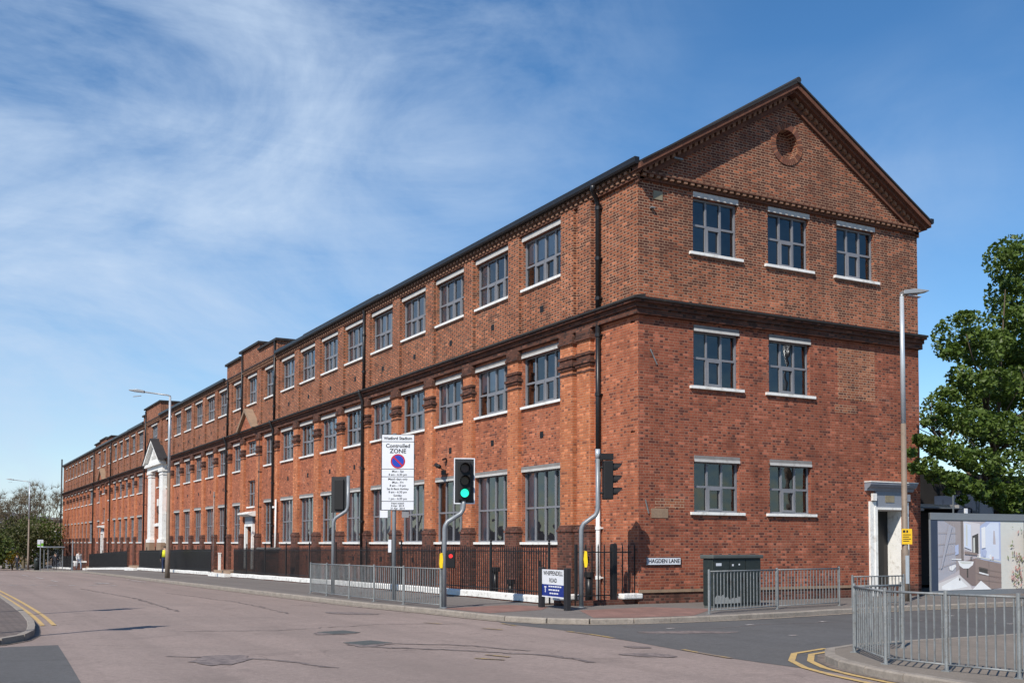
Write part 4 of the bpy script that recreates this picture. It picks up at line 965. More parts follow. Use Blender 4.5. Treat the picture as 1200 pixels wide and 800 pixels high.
guard_rail('pale grey guard rail on the island corner nearest the camera', [(-3.46, -11.85), (-4.63, -11.98), (-5.47, -13.33), (-5.42, -14.27), (-5.27, -15.2), (-5.1, -16.15), (-5.0, -17.1)], .115)
guard_rail('short grey guard rail on the far kerb by the street lamp', [(4.15, -3.6), (6.1, -3.55)], .13, .8)

# ------------------------------------------------------------------ traffic lights
def head(t, x, y, z, rz, board, lit, parent_name='signal_head'):
    """three-aspect head, lenses towards local -y"""
    b = MB(); b.box(-.15, -.10, 0, .15, .14 if not board else .10, .98)
    hd = b.build(parent_name, 'tl_black', t, loc=(x, y, z), rot=(0, 0, rz), bevel=.02)
    if board:
        b = MB(); b.box(-.265, .02, -.09, .265, .035, 1.07, 0); o = b.build('backing_board', 'tl_board', hd)
        b = MB()
        for q in ((-.265, -.09, -.24, 1.07), (.24, -.09, .265, 1.07), (-.24, -.09, .24, -.065), (-.24, 1.045, .24, 1.07)): b.box(q[0], .012, q[1], q[2], .019, q[3])
        b.build('white_border', 'sign_white', o)
    for k, c in enumerate(('green_lens', 'amber_lens', 'red_lens')):
        zz_ = .18 + .31 * k
        b = MB(); b.disc((0, -.118, zz_), .105, 'y', 20, .012); b.build('lens', c if (k or lit) else 'amber_lens', hd)
        b = MB(); n = 12; r = .12
        for j in range(n):
            a0, a1 = math.pi * (-.15 + 1.3 * j / n), math.pi * (-.15 + 1.3 * (j + 1) / n)
            d0, d1 = .12 + .13 * max(0, math.sin(a0)) ** .5, .12 + .13 * max(0, math.sin(a1)) ** .5
            for rr in (r, r + .008):
                b.poly([(rr * math.cos(a0), -.10, zz_ + rr * math.sin(a0)), (rr * math.cos(a1), -.10, zz_ + rr * math.sin(a1)), (rr * math.cos(a1), -.10 - d1, zz_ + rr * math.sin(a1)), (rr * math.cos(a0), -.10 - d0, zz_ + rr * math.sin(a0))])
        b.build('hood', 'tl_black', hd, smooth=True, fix=False)
    return hd
def cranked(t, off, z_bend, z_top, r=.057, mat='galv_pole', rise=.42):
    b = MB(); ox, oy = off
    pts = [(0, 0, 0), (0, 0, z_bend - .08), (ox * .03, oy * .03, z_bend), (ox * .14, oy * .14, z_bend + .1), (ox * .5, oy * .5, z_bend + rise * .5), (ox * .86, oy * .86, z_bend + rise - .1), (ox * .97, oy * .97, z_bend + rise), (ox, oy, z_bend + rise + .1), (ox, oy, z_top)]
    b.tube(pts, r, 12); o = b.build('pole', mat, t, smooth=True)
    b = MB(); b.tube([(0, 0, 0), (0, 0, .03)], r + .03, 12); b.build('pole_collar', mat, o); return o
CR = Vector((.8757, -.4828)); CF = Vector((.483, .876))                 # across and along the direction of the photograph, for the crank of each pole
g_t = 'traffic lights at the junction'
# green one facing the camera
t = thing('traffic_light', 'traffic light showing green with a white-edged board on a cranked pole', 'traffic light', (-5.42, .72, 0), 0, g_t)
cranked(t, (.48, -.10), 2.05, 2.75)
head(t, .50, -.10, 2.70, R(-22), True, True)
def push_box(t, rz, z=1.0, yellow=True, man=True):
    b = MB(); b.box(-.11, -.075, z, .11, .06, z + .42); o = b.build('signal_box', 'tl_black', t, rot=(0, 0, rz), bevel=.015)
    o.location = Vector((math.cos(rz) * .15, math.sin(rz) * .15, 0))
    if man:
        b = MB(); b.disc((0, -.085, z + .3), .05, 'y', 14, .01); b.build('signal_lens', 'red_man', o)
    b = MB(); b.prism([(-.03, 0), (.03, 0), (.045, .1), (.03, .36), (-.03, .38), (-.05, .2)], 'y', -.055, .055); q = b.build('push_button_unit', 'yellow', t, rot=(0, 0, rz + math.pi)); q.location = Vector((-math.cos(rz) * .085, -math.sin(rz) * .085, z))
push_box(t, R(-20))
# one seen side-on by the corner
t = thing('traffic_light', 'traffic light seen side-on against the factory corner, its hoods turned away', 'traffic light', (-2.22, -.62, 0), 0, g_t)
cranked(t, (.37, -.2), 2.02, 4.0)
b = MB(); b.tube([(.37, -.2, 3.78), (.37, -.2, 4.02)], .062, 12); b.build('pole_sleeve', 'lamp_top', t, smooth=True)
head(t, .60, -.34, 2.74, R(68), False, False)
b = MB(); b.tube([(.37, -.2, 2.9), (.55, -.3, 2.9)], .03, 6); b.tube([(.37, -.2, 3.55), (.55, -.3, 3.55)], .03, 6); b.build('head_bracket', 'tl_black', t)
b = MB(); b.box(-.13, -.13, 3.745, .13, .2, 3.9); b.build('detector', 'tl_black', t, loc=(.58, -.33, 0), rot=(0, 0, R(68)))
b = MB(); b.prism([(-.03, 0), (.03, 0), (.05, .12), (.03, .40), (-.03, .42), (-.055, .2)], 'y', -.055, .055); b.build('push_button_unit', 'yellow', t, loc=(.10, -.05, 1.02), rot=(0, 0, R(-30)))
b = MB(); b.box(-.06, -.06, 1.12, .06, .06, 1.3); b.build('button_housing', 'tl_black', t, loc=(.2, .1, 0))
# one seen from behind
t = thing('traffic_light', 'traffic light seen from behind, plain black board on a bent pole by the guard rail', 'traffic light', (-5.28, 9.39, h(9.39)), 0, g_t)
cranked(t, (.42, -.2), 2.35, 3.82)
head(t, .22, .05, 2.72, R(148), True, False)
# two more on the opposite pavement; their shadows reach the carriageway
for x, y in ((-16.3, 3.4), (-16.9, -3.2)):
    t = thing('traffic_light', 'traffic light on the opposite pavement ' + ('near the road edge' if y > 0 else 'at the side road'), 'traffic light', (x, y, 0), 0, g_t)
    b = MB(); b.tube([(0, 0, 0), (0, 0, 4.6)], .057, 12); b.build('pole', 'galv_pole', t, smooth=True); head(t, .2, -.1, 3.5, R(-10), True, False)

# ------------------------------------------------------------------ parking zone sign
t = thing('parking_zone_sign', 'tall white Controlled Zone parking sign on a grey post', 'sign', (-5.13, 4.7, 0), R(-26))
b = MB(); b.tube([(0, .06, 0), (0, .06, 4.75)], .057, 12); b.build('pole', 'galv_pole', t, smooth=True)
SW, SZ0, SZ1 = .47, 2.55, 4.72
b = MB(); b.box(-SW, -.012, SZ0, SW, .004, SZ1); sp_ = b.build('sign_plate', 'sign_white', t, bevel=.003, loc=(.10, 0, 0))
b = MB()
for q in ((-SW, SZ0, -SW + .016, SZ1), (SW - .016, SZ0, SW, SZ1), (-SW + .016, SZ0, SW - .016, SZ0 + .016), (-SW + .016, SZ1 - .016, SW - .016, SZ1), (-SW + .016, 4.50, SW - .016, 4.516), (-SW + .016, 3.72, SW - .016, 3.735), (-SW + .016, 3.50, SW - .016, 3.515), (-SW + .016, 2.80, SW - .016, 2.815)): b.box(q[0], -.0145, q[1], q[2], -.0125, q[3])
b.build('sign_border', 'sign_black', sp_)
for s, z, sz in (('Watford Stadium', 4.60, .115), ('Controlled', 4.385, .155), ('ZONE', 4.235, .17), ('Mon - Sat', 3.66, .085), ('8 am - 6.30 pm', 3.567, .085), ('Match days only', 3.44, .085), ('Mon - Fri', 3.345, .085), ('8 am - 10 pm', 3.255, .085), ('Sat & Bank Holiday', 3.16, .08), ('8 am - 6.30 pm', 3.07, .085), ('Sunday', 2.975, .085), ('1 pm - 6.30 pm', 2.88, .085), ('Next match', 2.752, .075), ('8 Apr  2014', 2.68, .075), ('21 Apr  2014', 2.605, .075)):
    text('sign_lettering', s, sz, 'sign_black', sp_, (0, -.014, z), bold=.003 if sz > .1 else .001)
b = MB(); b.disc((0, -.0155, 3.95), .205, 'y', 40, .003, 0); b.disc((0, -.0175, 3.95), .168, 'y', 40, .002, 1)
b.prism([(-.135, 4.055), (-.105, 4.085), (.135, 3.845), (.105, 3.815)], 'y', -.0195, -.0176, 0); b.build('no_waiting_roundel', ['sign_red', 'sign_blue'], sp_)
b = MB(); b.box(-.40, -.01, 2.34, -.18, 0, 2.55); b.box(.22, .02, 2.35, .42, .03, 2.54, 1); b.build('small_plate', ['sign_white', 'sign_grey'], t)
b = MB(); b.box(-.16, -.01, 1.36, -.07, 0.02, 1.72); b.build('small_plate', 'sign_white', t)
b = MB()
for z in (2.72, 3.3, 4.4): b.box(-.3, .004, z, .3, .03, z + .05)
b.build('sign_bracket', 'galv', t)

# ------------------------------------------------------------------ low road name sign on two black posts
t = thing('road_name_sign', 'low white and blue Whippendell Road sign on two black posts', 'sign', (-3.12, -.78, 0), R(-95))
# local x runs from the far post to the near one
for x in (-.72, .72):
    b = MB(); b.box(-.085, -.06, -.1, .085, .06, 1.02); b.build('post', 'wood_dark', t, loc=(x, 0, 0), bevel=.012)
b = MB(); b.box(-.633, -.03, .60, .633, -.005, .97, 0); b.box(-.633, -.03, .31, .633, -.005, .599, 1); b.box(-.633, -.032, .28, .633, -.004, .309, 0); pl = b.build('sign_plate', ['sign_white', 'sign_blue_dk'], t)
text('sign_lettering', 'WHIPPENDELL', .155, 'sign_black', pl, (0, -.031, .875), sx=1.08, bold=.002); text('sign_lettering', 'ROAD', .15, 'sign_black', pl, (0, -.031, .70), bold=.002)
b = MB(); b.box(-.46, -.033, .40, -.42, -.0305, .53); b.box(-.50, -.034, .52, -.38, -.0305, .55); b.build('no_through_road_symbol', 'sign_white', pl); b = MB()
for k, (x0, ln_) in enumerate(((-.25, .70), (-.25, .55), (-.2, .45))):
    x = x0; z = .535 - k * .085
    while x < x0 + ln_: w = random.uniform(.05, .13); b.box(x, -.0325, z, x + w, -.0305, z + .035); x += w + .025
tag(b.build('worn_small_print', 'sign_white', pl), kind='stuff')

# street nameplate on the gable
t = thing('street_nameplate', 'white Hagden Lane nameplate screwed to the gable wall', 'nameplate', (.82, -.03, ZO - .515))
b = MB(); b.box(-.57, -.012, -.105, .57, .01, .105, 0); p = b.build('plate', 'sign_white', t)
b = MB()
for q in ((-.57, -.105, -.555, .105), (.555, -.105, .57, .105), (-.555, -.105, .555, -.092), (-.555, .092, .555, .105)): b.box(q[0], -.0145, q[1], q[2], -.0125, q[3])
b.build('plate_border', 'sign_black', p); text('plate_lettering', 'HAGDEN LANE', .15, 'sign_black', p, (0, -.013, 0), sx=1.02, bold=.003)

# ------------------------------------------------------------------ telephone cabinet
t = thing('street_cabinet', 'big dark green steel cabinet with a grey lid against the gable wall', 'cabinet', (.66, -2.28, 0), R(8))
b = MB(); b.box(0, 0, .06, 1.84, .34, 1.24); body = b.build('body', 'cabinet', t, bevel=.02)
b = MB(); b.box(-.05, -.06, 1.24, 1.89, .40, 1.34); b.build('lid', 'cab_top', t, bevel=.025); b = MB(); b.box(.02, .02, 0, 1.82, .32, .06); b.build('base', 'cab_top', t)
for k in range(3):
    b = MB(); b.box(.03 + k * .60, -.018, .10, .03 + k * .60 + .575, -.001, 1.20); d_ = b.build('door', 'cabinet', t, bevel=.006)
    b = MB(); b.box(.03 + k * .60 + .47, -.035, .62, .03 + k * .60 + .53, -.018, .76); b.build('handle', 'tl_black', d_)
b = MB(); b.box(.1, -.022, 1.06, .3, -.0185, 1.13); b.box(.70, -.022, 1.05, .76, -.0185, 1.10); b.box(.95, -.022, 1.07, 1.0, -.0185, 1.11); b.build('sticker', 'sign_white', body)
b = MB(); pts = [(.05, .10)] + [(.05 + .95 * i / 12, .26 + random.uniform(-.05, .05) + .06 * math.sin(i * .55)) for i in range(13)] + [(1.0, .10)]
b.prism(pts, 'y', -.0205, -.0182); b.build('peeled_patch', 'cab_pale', body)

# ------------------------------------------------------------------ street lamps
def lamp(label, x, y, hh, arm, two_tone, slim):
    t = thing('street_lamp', label, 'street lamp', (x, y, h(y)), 0, 'street lamps')
    k = hh * .58
    b = MB(); b.tube([(0, 0, 0), (0, 0, 1.45), (0, 0, 1.5), (0, 0, k)], [.115, .11, .085, .075] if not slim else [.13, .12, .095, .08], 12); b.build('column_base', 'lamp_col', t, smooth=True)
    b = MB(); b.tube([(0, 0, k), (0, 0, hh)], [.074, .06], 12); b.build('column_top', 'lamp_top', t, smooth=True)
    a = Vector((arm[0], arm[1], 0)); ln = a.length; ang = math.atan2(arm[1], arm[0])
    b = MB(); b.tube([(0, 0, -.08), (0, 0, .04), (.1, 0, .09), (ln, 0, .09 + ln * .11)], [.055, .05, .04, .035], 8); b.build('arm', 'alu', t, smooth=True, loc=(0, 0, hh), rot=(0, 0, ang))
    b = MB(); z = .09 + ln * .11
    b.prism([(ln - .05, z - .05), (ln + .45, z - .0), (ln + .72, z + .06), (ln + .70, z + .085), (ln + .3, z + .12), (ln - .05, z + .06)], 'y', -.15, .15)
    b.build('lantern', 'alu', t, loc=(0, 0, hh), rot=(0, 0, ang), bevel=.03)
    b = MB(); b.box(ln + .1, -.09, z - .045, ln + .5, .09, z - .03); b.build('lamp_glass', 'lamp_top', t, loc=(0, 0, hh), rot=(0, .12, ang))
    if not slim:
        b = MB(); b.box(-.05, -.118, .5, .05, -.09, 1.3); b.build('access_door', 'lamp_top', t, rot=(0, 0, R(-20)))
        b = MB(); b.box(-.13, -.1, 1.62, .17, -.085, 2.06); pl = b.build('notice_plate', 'yellow_plate', t, rot=(0, 0, R(-25)))
        b = MB(); b.box(-.1, -.104, 1.95, -.03, -.1005, 2.02); b.box(0.0, -.104, 1.95, .05, -.1005, 2.02)
        for q in range(4): b.box(-.1, -.104, 1.88 - q * .06, .13 - (q % 2) * .05, -.1005, 1.90 - q * .06)
        b.build('notice_print', 'wood_dark', pl)
    return t
lamp('street lamp with a yellow notice in front of the gable door', 7.72, -2.2, 8.75, (.05, -.02), True, False)
lamp('tall street lamp on the kerb before the white portico, lantern over the road', -5.75, 33.33, 9.35, (-1.25, .45), True, True)
lamp('farthest street lamp by the bushes beyond the bus stop', -6.6, 104, 9.5, (-1.6, .5), True, True)

# security camera on the street front
t = thing('security_camera', 'small black security camera on a wall bracket above the ground-floor windows', 'camera', (-.10, 12.02, ZO + 2.72))
b = MB(); b.box(-.07, -.14, -.25, 0.0, .14, -.08); b.build('junction_box', 'tl_black', t)
b = MB(); b.tube([(0, 0, -.1), (-.25, 0, .05)], .02, 6); b.tube([(0, 0, .3), (-.02, 0, .36)], .09, 8); b.build('bracket', 'tl_black', t)
b = MB(); b.tube([(-.25, .2, .12), (-.32, -.25, .02)], .075, 10); b.build('camera_body', 'tl_black', t, smooth=True)

# ------------------------------------------------------------------ hoarding with its bathroom picture, dark site behind
t = thing('hoarding', 'grey site hoarding carrying a large bathroom picture beside the factory', 'hoarding', (BW + .02, -.35, 0), R(-2))
HWD = 7.0; HH = 2.62
b = MB(); b.box(0, 0, .12, HWD, .06, HH); brd = b.build('board', 'hoard_grey', t)
b = MB(); b.box(.02, -.02, .14, .30, -.001, HH - .22); b.build('dark_panel', 'hoard_blue', t)
for nme, c in (('p_floor', (.62, .60, .60)), ('p_wall', (.33, .29, .29)), ('p_wall2', (.47, .43, .45)), ('p_ceil', (.62, .60, .62)), ('p_tile', (.27, .21, .19)), ('p_tile2', (.22, .17, .16)), ('p_white', (.78, .79, .80)), ('p_blue', (.42, .48, .66)), ('p_mirror', (.62, .68, .80)), ('p_dark', (.07, .065, .06)), ('p_glass', (.38, .38, .43)), ('p_pale', (.60, .61, .57)), ('p_green', (.20, .26, .13)), ('p_pink', (.52, .33, .31)), ('p_shade', (.20, .17, .16))):
    M[nme] = plain('print_' + nme[2:], c, .45, var=.06, scale=3)
PM = ['p_floor', 'p_wall', 'p_wall2', 'p_ceil', 'p_tile', 'p_tile2', 'p_white', 'p_blue', 'p_mirror', 'p_dark', 'p_glass', 'p_pale', 'p_green', 'p_pink', 'p_shade']; PI = {n: i for i, n in enumerate(PM)}
# the print is laid out on the unit square and stretched over its panel (flat print: thin sheets one above the other)
X0, X1, Z0, Z1 = .30, 4.35, .16, HH - .24
pr = MB(); lay = [0]
def pp(mat, pts):
    lay[0] += 1; y = -.004 - lay[0] * .0006
    pr.poly([(X0 + (X1 - X0) * u / 100, y, Z0 + (Z1 - Z0) * v / 100) for u, v in pts], PI[mat])
pp('p_wall2', [(0, 0), (72, 0), (72, 100), (0, 100)]); pp('p_pale', [(72, 0), (100, 0), (100, 100), (72, 100)])
pp('p_glass', [(0, 12), (20, 26), (20, 92), (6, 100), (0, 100)]); pp('p_wall', [(20, 26), (28, 34), (28, 94), (20, 92)]); pp('p_ceil', [(28, 60), (48, 50), (48, 96), (28, 100)]); pp('p_wall', [(6, 100), (20, 90), (28, 93), (28, 100)])
pp('p_shade', [(26, 30), (29, 30), (29, 100), (26, 100)])
pp('p_dark', [(39, 52), (46, 52), (46, 82), (39, 78)]); pp('p_pale', [(40, 54), (42, 54), (42, 76), (40, 75)])
pp('p_blue', [(48, 44), (72, 38), (72, 100), (56, 100), (48, 93)]); pp('p_mirror', [(54, 46), (70, 44), (70, 98), (60, 98), (54, 90)]); pp('p_wall2', [(63, 66), (66, 66), (65, 86), (63.5, 86)])
pp('p_floor', [(0, 0), (0, 10), (24, 22), (36, 6), (38, 0)]); pp('p_white', [(4, 6), (22, 19), (33, 5), (12, 0), (4, 2)])
pp('p_tile2', [(24, 22), (38, 6), (44, 6), (44, 46), (24, 40)]); pp('p_tile', [(42, 46), (72, 37), (72, 2), (56, 0), (46, 6), (42, 2)]); pp('p_tile2', [(57, 0), (58, 0), (58, 41), (57, 41)]); pp('p_tile2', [(42, 24), (72, 14), (72, 15), (42, 25)])
pp('p_white', [(38, 0), (48, 13), (60, 0)]); pp('p_pale', [(44, 47), (72, 39), (72, 41), (44, 49)])
pp('p_dark', [(46, 25), (56, 21), (56, 30), (46, 33)]); pp('p_white', [(46, 24), (57, 19.5), (57, 22), (46, 26)])
pp('p_white', [(22, 42), (40, 41), (39, 36), (34, 31), (28, 31), (24, 35)]); pp('p_pale', [(24, 41), (38, 40), (36, 37.5), (27, 37.5)]); pp('p_dark', [(32, 18), (33.5, 18), (33.5, 31), (32, 31)]); pp('p_white', [(15, 44), (26, 43), (26, 45), (15, 45)]); pp('p_white', [(12, 34), (19, 37), (20, 34), (16, 28), (13, 29)]); pp('p_blue', [(19, 50), (23, 52), (23, 66), (19, 64)])
pp('p_blue', [(51, 48), (54, 48), (55, 56), (52.5, 60), (50, 55)]); pp('p_white', [(46, 46), (48, 46), (48, 52), (46, 52)]); pp('p_dark', [(23, 14), (24.4, 14), (24.4, 17), (23, 17)])
for k in range(1, 7): pp('p_wall2', [(k * 2.9, 24 - k * -.2), (k * 2.9 + .25, 24 - k * -.2), (k * 2.9 + .25, 96), (k * 2.9, 96)])
for k in range(1, 5): pp('p_wall', [(0, 14 + k * 17), (20, 26 + k * 14), (20, 26.6 + k * 14), (0, 14.6 + k * 17)])
for k in range(1, 4): pp('p_shade', [(44, 6 + k * 8.5), (72, 2 + k * 7.6), (72, 2.4 + k * 7.6), (44, 6.5 + k * 8.5)])
pp('p_white', [(49, 60), (53.5, 61), (53.5, 92), (49, 90)]); pp('p_mirror', [(29, 62), (37, 58), (37, 94), (29, 97)]); pp('p_pale', [(31, 64), (33, 63), (33, 94), (31, 95)]); pp('p_tile', [(29.5, 52), (44, 50), (44, 53), (29.5, 56)])
pp('p_dark', [(36, 43), (37, 43), (37, 47), (39, 47.5), (39, 48.3), (36, 47.6)]); pp('p_white', [(58, 44), (60, 44), (60, 51), (58, 51)]); pp('p_pink', [(61, 43.5), (62.5, 43.5), (62.5, 48), (61, 48)]); pp('p_glass', [(2, 30), (4, 32), (16, 92), (12, 94)])
rp = random.Random(4)
for k in range(90):
    u, v = 84 + rp.gauss(6, 4.2), rp.uniform(2, 96); v = 2 + (v - 2) * (.55 if k % 3 else 1)
    if u > 98: continue
    s = rp.uniform(.7, 1.9); a = rp.uniform(0, 3.1)
    pp(rp.choice(('p_green', 'p_green', 'p_pink', 'p_shade', 'p_pink')), [(u + s * math.cos(a), v + 2.2 * s * math.sin(a)), (u + .45 * s * math.cos(a + 1.57), v + s * math.sin(a + 1.57)), (u - s * math.cos(a), v - 2.2 * s * math.sin(a)), (u - .45 * s * math.cos(a + 1.57), v - s * math.sin(a + 1.57))])
pr.build('poster_print', PM, t, fix=False)
b = MB(); b.box(0, -.035, HH - .22, HWD, 0.06, HH); b.box(0, -.035, .0, HWD, .06, .14); b.build('frame_rail', 'hoard_grey', t)
b = MB(); b.box(4.36, -.03, .14, HWD, -.001, HH - .22); b.build('plain_panel', 'hoard_grey', t)
b = MB(); b.box(1.6, .0, HH, 1.7, .06, HH + .16); b.build('bracket', 'sign_white', t)
t = thing('brick_pier', 'red brick pier against the hoarding', 'pier', (15.25, -.9, 0)); b = MB(); b.box(0, -.25, 0, .6, .25, 2.0); b.build('shaft', 'brick_pil', t); b = MB(); b.box(-.05, -.3, 2.0, .65, .3, 2.1); b.build('cap', 'lintel_grey', t)

t = thing('site_shed', 'dark clad shed with a pale roof edge behind the hoarding', 'shed', (11.6, 6.0, 0))
b = MB(); b.box(0, 0, 0, 24, 8, 2.9); b.build('cladding', 'shed', t); b = MB(); b.box(1.0, -.9, 2.92, 5.6, 8, 3.02); b.box(5.601, -.6, 3.05, 9.5, 8, 3.2); b.build('roof_edge', 'shed_edge', t)
b = MB(); b.box(0, .6, 2.9, 24, 8, 4.6); b.build('upper_wall', 'shed', t); b = MB(); b.box(8.0, -1.2, 2.3, 12, .6, 3.6); b.build('dormer', 'hoard_blue', t)
t = thing('scaffold', 'bare scaffold tubes standing behind the hoarding under the tree', 'scaffolding', (11.6, 3.2, 0))
for x in (.5, 2.5, 4.9):
    b = MB(); b.tube([(x, 0, 0), (x, 0, 4.6 if x < 4 else 3.6)], .03, 8); b.build('standard', 'scaf', t)
for z in (2.95, 4.2):
    b = MB(); b.tube([(0, .05, z), (5.5, .05, z)], .025, 8); b.build('ledger', 'scaf', t)
for x0, x1 in ((.6, 2.4), (3.0, 2.0)):
    b = MB(); b.tube([(x0, .1, 4.4), (x1, .1, 2.2)], .022, 8); b.build('brace', 'scaf', t)
# ------------------------------------------------------------------ trees and bushes
def leaves(b, centres, n, size, rng, flat=.5):
    for _ in range(n):
        c, rad = centres[rng.randrange(len(centres))]
        while True:
            q = Vector((rng.uniform(-1, 1), rng.uniform(-1, 1), rng.uniform(-1, 1)))
            if q.length <= 1: break
        q = q.normalized() * (q.length ** .6)
        p = Vector(c) + Vector((q.x * rad, q.y * rad, q.z * rad * .75))
        s = size * rng.uniform(.6, 1.25); nrm = Vector((rng.gauss(0, .6), rng.gauss(0, .6), rng.gauss(.6, .5))).normalized()
        e1 = nrm.cross(Vector((rng.uniform(-1, 1), rng.uniform(-1, 1), .3))).normalized(); e2 = nrm.cross(e1)
        dr = nrm * s * -.22
        i = len(b.v)
        b.v += [tuple(p - e1 * s * .55), tuple(p + e2 * s * .5 + e1 * s * -.1 + dr), tuple(p + e1 * s * .6), tuple(p - e2 * s * .5 + e1 * s * -.1 + dr)]
        b.f += [(i, i + 2, i + 1), (i, i + 3, i + 2)]; b.m += [0, 0]
def limbs(b, p, d, ln, r, depth, rng, tips, spread=.55, n=7, up=.15):
    pts = [Vector(p)]; dd = Vector(d).normalized(); k = 4
    for i in range(k):
        dd = (dd + Vector((rng.gauss(0, .13), rng.gauss(0, .13), rng.gauss(up * .5, .08)))).normalized(); pts.append(pts[-1] + dd * ln / k)
    b.tube(pts, [r * (1 - .45 * i / k) for i in range(k + 1)], n if depth > 1 else 4, caps=False)
    if depth == 0: tips.append(pts[-1]); return
    for _ in range(rng.choice((2, 3, 3)) if depth > 1 else 3):
        i = rng.randrange(2, k + 1); nd_ = (dd + Vector((rng.gauss(0, spread), rng.gauss(0, spread), rng.gauss(up, spread * .6)))).normalized()
        limbs(b, pts[i], nd_, ln * rng.uniform(.6, .8), r * .55, depth - 1, rng, tips, spread, n, up)
rng = random.Random(11)
t = thing('plane_tree', 'leafy green plane tree leaning over the hoarding', 'tree', (17.4, 2.0, 0))
tb = MB(); tips = []
tb.tube([(0, 0, -.2), (.05, 0, 1.5), (.1, .05, 3.0), (.1, .1, 6)], [.24, .19, .16, .10], 12)
for q in ((-4.2, -2.0, 5.2), (-5.6, -2.5, 4.9), (-3.2, -1.8, 7.6), (-4.0, -1.9, 8.6), (-1.0, -1.2, 10.6)):
    s_ = Vector((.1, .1, 3.2 if q[2] < 7 else 4.4)); e_ = Vector(q); m_ = s_.lerp(e_, .5) + Vector((0, 0, .5)); tb.tube([s_, m_, e_], [.07, .045, .012], 6)
for k in range(7):
    a = 2 * math.pi * k / 7 + .3; limbs(tb, (.1, .05, 2.4 + k * .5), (math.cos(a), math.sin(a), 1.15), 2.3, .08, 2, rng, tips, .4, 6)
tb.build('trunk', 'bark', t, smooth=True)
# clump centres in the crown, from its ragged outline
cl_ = [((x - 17.4, y - 2.0, z + 1.66), r * 1.02) for x, y, z, r in (
    (18.25, 1.5, 10.53, 0.74), (17.05, 1, 9.18, 0.39), (19, 2, 9.14, 0.82), (16.11, 0.5, 10.01, 0.27), (17.11, 1, 8.05, 0.54), (13.45, 0.2, 7.52, 0.31), (14, 0.3, 6.93, 0.46), (13.01, 0.2, 6.39, 0.28), (14.76, 0.5, 6.45, 0.64), (16.25, 1, 7.11, 0.6), (18.81, 2, 7.51, 0.95), (12.26, 0, 6.18, 0.17), (13.2, 0.2, 5.55, 0.45), (12.39, 0, 4.84, 0.33), (14.43, 0.5, 5.4, 0.63), (16.21, 1, 5.59, 0.78), (18.22, 1.5, 5.8, 0.93), (12.1, 0, 4.38, 0.25), (12.71, 0, 4.08, 0.5), (11.32, -0.3, 3.91, 0.22), (14.14, 0.3, 4.05, 0.63), (15.77, 0.7, 4.03, 0.77), (17.84, 1.2, 4.04, 0.92), (10.69, -0.5, 3.78, 0.16), (10.29, -0.6, 3.21, 0.24), (10.87, -0.5, 3.11, 0.35), (9.55, -0.9, 2.76, 0.18), (9.61, -0.9, 2.29, 0.18), (10.54, -0.6, 2.42, 0.37), (11.82, -0.2, 3.04, 0.49), (12.89, 0, 2.82, 0.5), (14.2, 0.2, 2.75, 0.63), (16.05, 0.6, 2.7, 0.77), (11.48, -0.3, 2.12, 0.38), (12.41, -0.2, 2.04, 0.39), (13.49, 0, 1.86, 0.37), (12.98, 0, 1.43, 0.2), (13.91, 0, 1.59, 0.25), (14.83, 0.2, 1.91, 0.37), (15.98, 0.4, 1.8, 0.41), (16.95, 0.6, 1.92, 0.42), (12.08, -0.2, 1.67, 0.16), (18.39, 3, 5.36, 0.96), (19.92, 3, 6.79, 0.98), (17.21, 2.5, 3.65, 0.81), (15.2, .5, 1.55, .4), (16.1, .6, 1.35, .45), (17.1, .8, 1.4, .5), (18.0, 1, 1.6, .6), (22.3, 1.5, 8.2, 1.0), (22.8, 1.8, 6.4, 1.1), (22.6, 1.4, 4.6, 1.1), (23.6, 1.2, 5.4, .8), (21.8, 1.0, 3.0, .9), (19.6, 1.0, 2.2, .8), (21.2, 4, 6.5, 1.4), (18.5, 4.5, 5.2, 1.4), (18.8, 4.2, 8.0, 1.4), (24.0, 1.6, 4.0, .6), (21.4, 2.4, 10.4, .9), (20.5, 2.5, 7.5, 1.5), (20.2, 2.2, 5.3, 1.5), (20.6, 3, 9.6, 1.5), (19.8, 1.5, 3.6, 1.3), (19.4, 2.5, 10.8, 1.2))]
lb = MB(); tot = sum(r ** 1.45 for _, r in cl_)
for c, r in cl_: leaves(lb, [(c, r)], int(30000 * r ** 1.4 / tot), .15, rng)
lb.build('crown', 'leaf', t, fix=False)

def bare_tree(label, x, y, hh, seed, group):
    rng = random.Random(seed); t = thing('bare_tree', label, 'tree', (x, y, h(y)), 0, group); b = MB(); tips = []
    b.tube([(0, 0, -.3), (0, 0, hh * .2), (.1, 0, hh * .3)], [hh * .022, hh * .018, hh * .016], 8)
    for k in range(6):
        a = k * 1.05 + rng.uniform(-.3, .3); limbs(b, (.1, 0, hh * (.2 + .02 * k)), (math.cos(a) * .8, math.sin(a) * .8, .9), hh * .32, hh * .010, 3, rng, tips, .45, 5, .2)
    b.build('trunk', 'twig', t)
    tw = MB()
    for p in tips:
        for _ in range(16):
            d = Vector((rng.gauss(0, .5), rng.gauss(0, .5), rng.gauss(.5, .4))).normalized(); q = p + d * hh * rng.uniform(.05, .11); s = d.cross(Vector((.3, .7, .2))).normalized() * .016
            tw.poly([tuple(p - s), tuple(p + s), tuple(q)])
    tw.build('twigs', 'twig', t, fix=False)
g_b = 'trees past the far end of the factory'
bare_tree('big leafless tree rising over the bushes behind the far street lamp', -5.2, 128, 10.6, 3, g_b); bare_tree('leafless tree close against the far end of the factory', -1.8, 140, 12.0, 5, g_b); bare_tree('thin leafless tree at the edge of the bushes', -8.4, 130, 9.0, 9, g_b)
